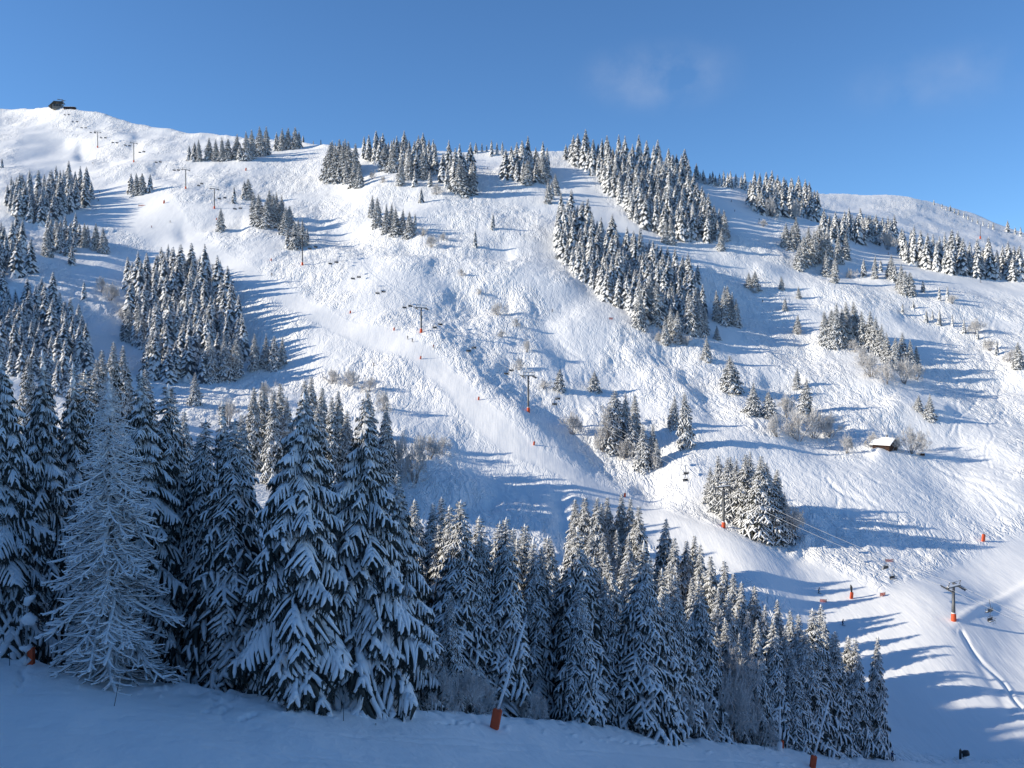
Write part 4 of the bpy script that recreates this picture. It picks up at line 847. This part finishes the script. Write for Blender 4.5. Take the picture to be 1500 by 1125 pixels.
b = MB(); b.box((0, 0, 2.55), (14, 5, 0.45)); mobj('roof', b.mesh('roof', [M_BLACK], False), o)
b = MB(); b.box((0, -0.2, 2.92), (13.6, 4.6, 0.22)); mobj('roof_snow', b.mesh('roof_snow', [M_SNOW], False), o)
for k in (-5.5, 5.5):
    b = MB(); b.rod((k, -1.6, -2.0), (k, -1.6, 0.9), 0.25); mobj('post', b.mesh('post', [M_WOOD]), o)
x, y, z = P(137, hit(137, 165)); o = props(empty('hut', (x, y + 4, z), 0), 'tiny far hut with a snowy roof on the summit shoulder', 'hut')
b = MB(); b.box((0, 0, 0.6), (5, 3, 1.6)); mobj('wall', b.mesh('wall', [M_WOOD], False), o); b = MB(); b.box((0, 0, 1.6), (6.2, 4, 0.5)); mobj('roof', b.mesh('roof', [M_SNOW], False), o)

# ---------------------------------------------------------------- wooden hut under snow
D = hit(1296, 657); x, y, z = P(1296, D); hut = props(empty('wooden_hut', (x, y, z - 0.7), math.radians(-52)), 'dark wooden hut under a thick snow roof among frosted bushes', 'hut')
W2, L2, E, R_ = 2.8, 3.5, 2.5, 4.4
b = MB()
for k in range(11):
    zz = -0.6 + k * 0.3; b.box((0, -W2, zz), (2 * L2, 0.24, 0.27)); b.box((0, W2, zz), (2 * L2, 0.24, 0.27)); b.box((L2, 0, zz + 0.02), (0.24, 2 * W2, 0.27)); b.box((-L2, 0, zz + 0.02), (0.24, 2 * W2, 0.27))
for k in range(6):
    zz = E + 0.25 + k * 0.28; hw = W2 * (R_ - zz) / (R_ - E)
    if hw > 0.2:
        for sx_ in (-1, 1): b.box((sx_ * L2, 0, zz), (0.22, 2 * hw, 0.26))
mobj('wall', b.mesh('wall', [M_WOOD], False), hut)
def roof_slab(t, over, zoff, mat, nm, parent, wob=0):
    mm = MB(); n = 9; q = []
    for sgn in (-1, 1):
        for i in range(n):
            for j in range(5):
                f = j / 4; yy = sgn * f * (W2 + over); zz = R_ + zoff - f * (R_ - E) * (W2 + over) / W2
                xx = -(L2 + over) + 2 * (L2 + over) * i / (n - 1); w_ = wob * math.sin(i * 1.7 + j) * 0.5
                q.append((xx, yy, zz + t + w_ - (wob * 1.4 if j == 4 or i in (0, n - 1) else 0)))
                q.append((xx, yy, zz))
    T = []
    for s_ in range(2):
        o_ = s_ * n * 10
        for i in range(n - 1):
            for j in range(4):
                for k in (0, 1):
                    a = o_ + (i * 5 + j) * 2 + k; c_ = a + 10; d_ = a + 2; e_ = c_ + 2; T += [(a, c_, e_), (a, e_, d_)]
            a = o_ + (i * 5 + 4) * 2; T += [(a, a + 10, a + 11), (a, a + 11, a + 1)]
        for i in (0, n - 1):
            for j in range(4):
                a = o_ + (i * 5 + j) * 2; T += [(a, a + 2, a + 3), (a, a + 3, a + 1)]
    mm.add(q, T, 0); return mobj(nm, mm.mesh(nm, [mat], False), parent)
rf = roof_slab(0.14, 0.8, 0.10, M_WOOD, 'roof', hut); roof_slab(0.45, 0.85, 0.26, M_SNOW, 'roof_snow', rf, 0.10)
b = MB(); b.box((0.6, 0.5, R_ + 0.7), (0.5, 0.5, 1.3)); b.box((0.6, 0.5, R_ + 1.45), (0.56, 0.56, 0.25)); mobj('chimney', b.mesh('chimney', [M_CONC], False), rf)
b = MB(); b.box((-0.8, -W2 - 0.16, 0.4), (0.95, 0.1, 1.7)); mobj('door', b.mesh('door', [M_BLACK], False), hut)
b = MB(); b.box((1.3, -W2 - 0.16, 0.9), (0.8, 0.1, 0.7)); mobj('window', b.mesh('window', [M_GLASS], False), hut)
D = hit(1349, 667); x, y, z = P(1349, D); o = props(empty('wood_store', (x, y, z), math.radians(-8)), 'low open wood store with a snowy lid right of the hut', 'wood store')
b = MB(); b.box((0, 0, 0.4), (2.6, 1.3, 0.9)); mobj('stack', b.mesh('stack', [M_WOOD], False), o); b = MB(); b.box((0, 0, 0.98), (3.1, 1.8, 0.2)); mobj('lid', b.mesh('lid', [M_SNOW], False), o)
D = hit(1275, 662); x, y, z = P(1275, D); b = MB(); b.tube([(0, 0, -0.3), (0, 0, 0.5), (0, 0, 1.1), (0, 0, 1.4)], [0.5, 0.75, 0.6, 0.15], 9, 0, jit=0.15, rng=rs)
o = mobj('snow_capped_stump', b.mesh('snow_capped_stump', [M_SNOW])); o.location = (x, y, z); props(o, 'rounded snow-capped stump left of the hut', 'stump')

# ---------------------------------------------------------------- snow lances with orange padding
b = MB(); b.box((0, 0, 0.95), (0.95, 0.62, 2.1), 0, bev=0.16); b.box((0.0, -0.33, 1.0), (0.7, 0.05, 1.7), 0, bev=0.02); LPAD = b.mesh('padding', [M_ORANGE], False)
b = MB(); b.rod((0, 0, -0.8), (0, 0, 2.6), 0.11, 0, 8); LPOST = b.mesh('post', [M_GALV])
b = MB(); b.rod((0, 0, 0), (0, 0, 9.2), 0.14, 0, 7, 0.10); LPOLE = b.mesh('lance', [M_SNOW])
b = MB(); b.rod((0, 0, 9.1), (0, 0, 9.9), 0.11, 0, 8, 0.07); b.rod((-0.18, 0, 9.5), (0.18, 0, 9.5), 0.05, 0, 6); LHEAD = b.mesh('nozzle_head', [M_ROPE])
b = MB(); b.tube([(0.06, 0, 0.3), (0.07, 0, 3), (0.07, 0, 6), (0.05, 0, 9)], [0.09, 0.13, 0.11, 0.08], 6, 0, jit=0.3, rng=rs); LSN = b.mesh('lance_snow', [M_SNOW])
def lance(loc, lean, rz, label, scale=1.0, pole=True, padlean=0.0, group='snow lances with orange padding'):
    o = props(empty('snow_lance', loc, rz), label, 'snow lance', group); o.scale = (scale,) * 3
    tl = Matrix.Rotation(padlean, 4, 'Y'); mobj('padding', LPAD, o, tl); mobj('post', LPOST, o, tl)
    if pole:
        m = tl @ Matrix.Translation((0.0, 0, 2.0)) @ Matrix.Rotation(lean, 4, 'Y'); p = mobj('lance', LPOLE, o, m); mobj('nozzle_head', LHEAD, p); mobj('lance_snow', LSN, p)
    return o
def edge_pt(u, back): d, z = col_at(u); D = d[iC] + back; return P(u, D)
lance(edge_pt(724, -5), 0.12, 0.0, 'left snow lance with orange pad leaning before the thicket', 1.0, True, 0.18)
lance(edge_pt(1190, -7), 0.12, 0.0, 'right snow lance with orange pad before the end spruces', 1.0, True, 0.14)
for u, v, hp, pole, lb in [(616, 526, 10, True, 'small orange snow lance under the bulge pylon'), (701, 586, 12, True, 'orange snow lance halfway down the main piste'), (782, 652, 11, True, 'orange snow lance where shadows reach the main piste'), (1440, 793, 13, False, 'orange padded post at the top edge of the valley piste'),
    (513, 459, 8, True, 'orange snow lance left of the bulge pylon'), (397, 382, 9, True, 'orange snow lance by the upper piste bend'), (317, 322, 8, True, 'orange snow lance left of the lone spruce by the lift'), (240, 298, 7, False, 'orange post on the upper piste below the group of four'), (577, 484, 13, True, 'thin orange marker lance left of the bulge pylon'), (915, 728, 12, True, 'snow lance half hidden above the sunlit wood'), (360, 250, 6, False, 'tiny orange post under the ridge stand'), (1262, 347, 5, False, 'tiny orange post on the far right piste')]:
    D = hit(u, v); s_ = min(1.3, hp * D / F / 2.1) * (0.5 if pole else 0.9); lance(P(u, D), 0.12, 0.3, lb, max(0.7, s_), pole, 0.12)
# snow-buried snow gun with ladder at the left edge
ex, ey, ez = edge_pt(38, -1.5); o = props(empty('snow_gun', (ex, ey, ez), 0), 'snow-buried snow gun tower with brown box at the left edge', 'snow gun')
b = MB(); b.tube([(0, 0, -0.8), (0, 0, 0.6), (0.02, 0, 1.5), (0, 0, 1.75)], [0.75, 0.55, 0.5, 0.5], 10, 0, jit=0.14, rng=rs); mobj('snow_drift', b.mesh('snow_drift', [M_SNOW]), o)
b = MB(); b.box((0.40, 0.1, 0.8), (0.45, 0.5, 1.5)); mobj('control_box', b.mesh('control_box', [M_ORANGE], False), o)
b = MB(); b.rod((0, 0, 1.5), (0.12, 0, 5.6), 0.09); mobj('mast', b.mesh('mast', [M_GALV]), o)
b = MB()
for k in range(10): b.box((-0.16, 0, 1.9 + k * 0.36), (0.26, 0.10, 0.07))
b.rod((-0.28, 0, 1.6), (-0.2, 0, 5.3), 0.03, 0, 5); mobj('ladder', b.mesh('ladder', [M_STEEL], False), o)
b = MB(); b.tube([(-0.2, 0, 3.9), (0.2, 0, 4.0), (0.7, 0, 3.9), (0.9, 0, 3.85)], [0.35, 0.55, 0.40, 0.15], 9, 0, jit=0.2, rng=rs); b.tube([(0.05, 0, 5.2), (0.25, 0, 5.7), (0.8, 0, 6.0)], [0.25, 0.35, 0.12], 8, 0, jit=0.25, rng=rs); mobj('snow_cap', b.mesh('snow_cap', [M_SNOW]), o)
b = MB(); b.tube([(1.55 + 0.5 * math.cos(t), -0.1, 3.5 + 0.5 * math.sin(t)) for t in np.linspace(0, 6.2, 18)], 0.05, 6, 0); b.tube([(0.6, -0.1, 3.9), (1.1, -0.1, 3.7), (1.55, -0.1, 3.5)], 0.05, 6, 0); mobj('hose_reel', b.mesh('hose_reel', [M_BLACK]), o)
# snow-plastered lance left of the right one
ex, ey, ez = edge_pt(1142, -0.5); o = props(empty('snow_lance', (ex, ey, ez), 0), 'snow-plastered lance with a crooked arm beside the tall thicket', 'snow lance')
b = MB(); b.tube([(0, 0, -0.6), (0.02, 0, 1.2), (0.02, 0, 1.9)], [0.55, 0.4, 0.3], 9, 0, jit=0.2, rng=rs); mobj('snow_drift', b.mesh('snow_drift', [M_SNOW]), o)
b = MB(); b.box((0.45, 0, 0.9), (0.35, 0.45, 1.2)); mobj('padding', b.mesh('padding', [M_ORANGE], False), o)
b = MB(); b.tube([(0, 0, 1.5), (0.04, 0, 5.0), (0.1, 0, 7.2)], [0.14, 0.16, 0.12], 8, 0, jit=0.3, rng=rs); b.tube([(0.05, 0, 4.4), (0.8, 0, 4.8), (1.2, 0, 4.6)], [0.12, 0.16, 0.08], 7, 0, jit=0.3, rng=rs); b.tube([(-0.8, 0, 6.4), (0.1, 0, 6.7), (0.6, 0, 6.6)], [0.12, 0.22, 0.1], 7, 0, jit=0.3, rng=rs); mobj('lance', b.mesh('lance', [M_SNOW]), o)
# a rope fence line strung to the dark hollow
# thin marker poles on the near slope
def pole(u, v, hpx, lean, label):
    D = hit(u, v, ROWS['A'] // 2, iC + 8); x, y, z = P(u, D); h = hpx * D / F; b = MB(); b.rod((0, 0, -0.4), (lean * h, 0, h), 0.028, 0, 6, 0.022); b.rod((lean * h, 0, h), (lean * h * 1.03, 0, h * 1.03), 0.03, 1, 6)
    o = mobj('marker_pole', b.mesh('marker_pole', [M_BLACK, M_STEEL])); o.location = (x, y, z); props(o, label, 'marker pole', 'thin marker poles on the near slope')
pole(166, 1034, 30, 0.24, 'leaning thin black pole in the snow before the larch'); pole(503, 1056, 26, 0.02, 'upright thin pole before the pointed big spruce'); pole(14, 975, 22, 0.0, 'thin pole at the left edge beside the snow gun'); pole(1214, 1112, 14, 0.0, 'thin pole right of the right snow lance'); pole(1120, 1098, 9, 0.0, 'short pole left of the right snow lance')
D = hit(1436, 350); x, y, z = P(1436, D); o = props(empty('lift_pole', (x, y, z), 0), 'thin tall pole with orange foot on the far right piste', 'pole')
b = MB(); b.rod((0, 0, -1), (0, 0, 14), 0.35, 0, 8, 0.2); mobj('mast', b.mesh('mast', [M_STEEL]), o); b = MB(); b.tube([(0, 0, -0.5), (0, 0, 2.6)], 0.7, 9, 0); mobj('foot_pad', b.mesh('foot_pad', [M_ORANGE]), o)
# orange nets and warning banners
def net(u, v, lpx, hpx, label, rz=0.0, mat=M_ORANGE):
    D = hit(u, v); x, y, z = P(u, D); L = lpx * D / F; h = max(0.8, hpx * D / F); o = props(empty('safety_net', (x, y, z), rz), label, 'safety net', 'orange safety nets')
    b = MB(); n = 10
    for k in range(6): b.box((0, 0, h * (0.12 + 0.16 * k)), (L, 0.04, h * 0.10))
    for k in range(n + 1): b.box((-L / 2 + L * k / n, 0, h * 0.5), (0.05, 0.05, h * 0.95))
    mobj('mesh', b.mesh('mesh', [mat], False), o)
    for sg in (-1, 1):
        b = MB(); b.rod((sg * L / 2, 0, -0.4), (sg * L / 2, 0, h * 1.15), 0.05, 0, 6); mobj('post', b.mesh('post', [M_BLACK]), o)
net(1293, 873, 11, 5, 'orange net lying on the valley piste', 0.5); net(1206, 882, 9, 3, 'red net in the shade left of the skier group', -0.3, M_RED); net(1303, 823, 12, 4, 'low dark red banner on the tracked slope', 0.1, M_RED); net(895, 468, 6, 3, 'small red net below the middle wood', 0.2, M_RED); net(208, 302, 10, 2, 'faint orange net on the upper piste', 0.2)
o = lance(P(1247, hit(1247, 877)), 0.1, 0.0, 'dark snow gun with red pad at the valley piste edge', 0.9, False, 0.1, None); o.name = 'snow_gun'; o['category'] = 'snow gun'
b = MB(); b.tube([(0.1, 0, 2.0), (0.0, 0, 3.4), (-0.2, 0, 4.2)], [0.25, 0.38, 0.15], 8, 0); mobj('turbine', b.mesh('turbine', [M_BLACK]), o)
# ---------------------------------------------------------------- skiers
def body(name, pts, edges, rad):
    me = bpy.data.meshes.new(name); me.from_pydata(pts, edges, []); o = bpy.data.objects.new(name, me); C.objects.link(o)
    sk = o.modifiers.new('skin', 'SKIN'); sk.use_smooth_shade = True
    for i, r in enumerate(rad): me.skin_vertices[0].data[i].radius = (r, r)
    me.skin_vertices[0].data[0].use_root = True
    sb = o.modifiers.new('sub', 'SUBSURF'); sb.levels = 1; sb.render_levels = 1
    dg = bpy.context.evaluated_depsgraph_get(); out = bpy.data.meshes.new_from_object(o.evaluated_get(dg)); bpy.data.objects.remove(o); return out
def dress(me):
    """slots: jacket, trousers, skin, boots and gloves, by where the body carries them"""
    me.materials.clear()
    for m in (M_BLACK, M_BLACK, M_SKIN, M_BLACK): me.materials.append(m)
    for p in me.polygons:
        c_ = p.center; p.material_index = 3 if c_.z < 0.26 else 1 if c_.z < 0.88 else 2 if c_.z > 1.42 and abs(c_.x) < 0.2 else 3 if math.hypot(c_.x, 0) > 0.36 else 0
        p.use_smooth = True
M_SKIN = mat_plain('skin', (0.42, 0.24, 0.17), 0.6)
COL = {k: mat_plain('cloth_' + k, c_, 0.8) for k, c_ in dict(black=(0.02, 0.02, 0.025), navy=(0.02, 0.035, 0.09), red=(0.42, 0.03, 0.03), blue=(0.03, 0.12, 0.35), grey=(0.12, 0.12, 0.13), orange=(0.55, 0.14, 0.03), green=(0.05, 0.14, 0.06)).items()}
def pose(crouch):
    k = 0.14 * crouch; h = 0.92 - k * 0.9
    pts = [(0, 0, h), (0, -0.04 * crouch, h + 0.22), (0, -0.14 * crouch, h + 0.46), (0, -0.17 * crouch, h + 0.56), (0, -0.20 * crouch, h + 0.66), (0, -0.21 * crouch, h + 0.80),
      (-0.17, -0.13 * crouch, h + 0.45), (-0.30, -0.22, h + 0.22), (-0.38, -0.42, h + 0.20), (-0.40, -0.50, h + 0.20), (0.17, -0.13 * crouch, h + 0.45), (0.30, -0.22, h + 0.22), (0.38, -0.42, h + 0.20), (0.40, -0.50, h + 0.20),
      (-0.11, 0, h - 0.06), (-0.14, -0.16 * crouch - 0.03, 0.48), (-0.14, 0.03, 0.14), (-0.14, -0.14, 0.07), (0.11, 0, h - 0.06), (0.14, -0.16 * crouch - 0.03, 0.48), (0.14, 0.03, 0.14), (0.14, -0.14, 0.07)]
    ed = [(0, 1), (1, 2), (2, 3), (3, 4), (4, 5), (2, 6), (6, 7), (7, 8), (8, 9), (2, 10), (10, 11), (11, 12), (12, 13), (0, 14), (14, 15), (15, 16), (16, 17), (0, 18), (18, 19), (19, 20), (20, 21)]
    rd = [.16, .16, .17, .075, .105, .085, .09, .065, .05, .05, .09, .065, .05, .05, .11, .085, .075, .06, .11, .085, .075, .06]
    return body('skier_body', pts, ed, rd)
BODY = [pose(0.4), pose(1.2)]
for m in BODY: dress(m)
b = MB()
for sx_ in (-0.14, 0.14):
    b.box((sx_, -0.05, 0.012), (0.085, 1.55, 0.022)); b.tube([(sx_, -0.82, 0.012), (sx_, -0.92, 0.04), (sx_, -0.98, 0.11)], [0.04, 0.038, 0.02], 6, 0, flat=0.3)
SKI = b.mesh('skis', [M_BLACK], False)
b = MB()
for sx_ in (-0.40, 0.40): b.rod((sx_, -0.52, 1.08), (sx_ * 1.15, -0.25, 0.02), 0.011, 0, 5); b.tube([(sx_ * 1.14, -0.26, 0.10), (sx_ * 1.14, -0.26, 0.115)], 0.045, 7, 0)
POLES = b.mesh('ski_poles', [M_STEEL])
HELM = []
for cr in (0.4, 1.2):
    h = 0.92 - 0.126 * cr; yc = -0.205 * cr; b = MB(); b.tube([(0, yc, h + 0.70), (0, yc, h + 0.78), (0, yc + 0.01, h + 0.86), (0, yc + 0.01, h + 0.90)], [0.135, 0.14, 0.105, 0.03], 12, 0); HELM.append(b.mesh('helmet', [M_BLACK]))
def skier(u, v, label, jac, tro, rz, k=0, loc=None, sc=1.0, group='skiers on the slopes'):
    loc = loc or P(u, hit(u, v)); o = props(empty('person', Vector(loc) + Vector((0, 0, 0.03)), rz), label, 'person', group); o.scale = (sc,) * 3
    bd = mobj('body', BODY[k], o)
    for i, m in enumerate((COL[jac], COL[tro], M_SKIN, COL['black'])):
        bd.material_slots[i].link = 'OBJECT'; bd.material_slots[i].material = m
    mobj('helmet', HELM[k], o); mobj('skis', SKI, o); mobj('ski_poles', POLES, o)
skier(0, 0, 'skier in dark blue and black standing at the end of the near slope', 'navy', 'black', 2.4, 0, edge_pt(1307, -0.8), 1.05)
for i, (u, v, lb, j, t, rz, k) in enumerate([(1199, 869, 'dark skier gliding in the tree shadows above the red net', 'navy', 'black', 0.8, 1), (1234, 916, 'dark blue skier below the snow gun in the shade', 'navy', 'navy', 0.5, 1), (597, 497, 'left skier of the two under the bulge pylon', 'black', 'grey', 0.6, 0), (604, 501, 'right skier of the two under the bulge pylon', 'grey', 'black', 0.4, 0),
   (635, 510, 'skier on the right rim of the bulge', 'red', 'black', 0.3, 1), (547, 536, 'skier off the left side of the main piste', 'black', 'black', 0.9, 1), (398, 404, 'skier above the upright orange lance on the upper piste', 'black', 'grey', 0.2, 0), (222, 334, 'skier near the left rim of the upper piste', 'red', 'black', 0.5, 0), (249, 326, 'dark skier in the middle of the upper piste', 'black', 'black', 0.9, 1),
   (146, 283, 'skier in the tree shade at the top left piste', 'navy', 'black', 0.2, 0), (144, 295, 'lower skier in the tree shade at the top left', 'black', 'black', 0.4, 0), (136, 240, 'far skier on the summit run', 'black', 'black', 0.4, 0), (1033, 288, 'skier high on the shaded run', 'black', 'navy', 0.2, 1), (1071, 296, 'right skier on the shaded run', 'black', 'black', 0.3, 1), (1076, 310, 'lowest skier on the shaded run', 'navy', 'black', 0.3, 1), (1112, 323, 'skier at the lower right of the shaded run', 'black', 'black', 0.2, 1),
   (709, 248, 'left skier on the steep shaded gap', 'black', 'black', 0.2, 0), (714, 248, 'right skier on the steep shaded gap', 'navy', 'black', 0.2, 0), (1253, 358, 'dark skier on the far right piste', 'black', 'black', 0.7, 1), (1301, 373, 'orange-jacketed skier on the far right piste', 'orange', 'black', 0.6, 0), (1436, 414, 'lone skier low on the far right piste', 'black', 'black', 0.9, 0), (1117, 443, 'skier between small spruces on the right slope', 'black', 'black', 0.4, 0), (809, 457, 'lone skier on the open central slope', 'grey', 'black', 0.3, 0)]):
    skier(u, v, lb, j, t, rz, k)
# fan snow gun at the bottom edge of the frame
D = hit(1411, 1131); x, y, z = P(1411, D); o = props(empty('snow_gun', (x, y, z), 0.5), 'dark fan snow gun half buried at the bottom right edge', 'snow gun')
b = MB(); b.tube([(0, 0, 1.55), (0.10, -0.3, 1.70), (0.3, -0.9, 1.95)], [0.55, 0.62, 0.5], 14, 0); mobj('fan_housing', b.mesh('fan_housing', [M_BLACK]), o)
b = MB(); b.rod((0, 0, -0.5), (0, 0, 1.6), 0.16); b.rod((0, 0, 0.9), (0.9, 0.3, 0), 0.07); b.rod((0, 0, 0.9), (-0.9, 0.4, 0), 0.07); b.rod((0, 0, 0.9), (0.0, -1.0, 0), 0.07); mobj('stand', b.mesh('stand', [M_STEEL]), o)
b = MB(); b.tube([(-0.75, 0.1, -0.2), (-0.72, 0.1, 1.4), (-0.7, 0.1, 2.35), (-0.7, 0.1, 2.6)], [0.22, 0.26, 0.22, 0.10], 9, 0); mobj('control_box', b.mesh('control_box', [M_BLACK]), o)
b = MB(); b.tube([(0.0, 0.1, -0.5), (0, 0.1, 0.4), (0, 0, 0.9)], [2.0, 1.5, 0.5], 12, 0, jit=0.12, rng=rs); mobj('snow_drift', b.mesh('snow_drift', [M_SNOW]), o)
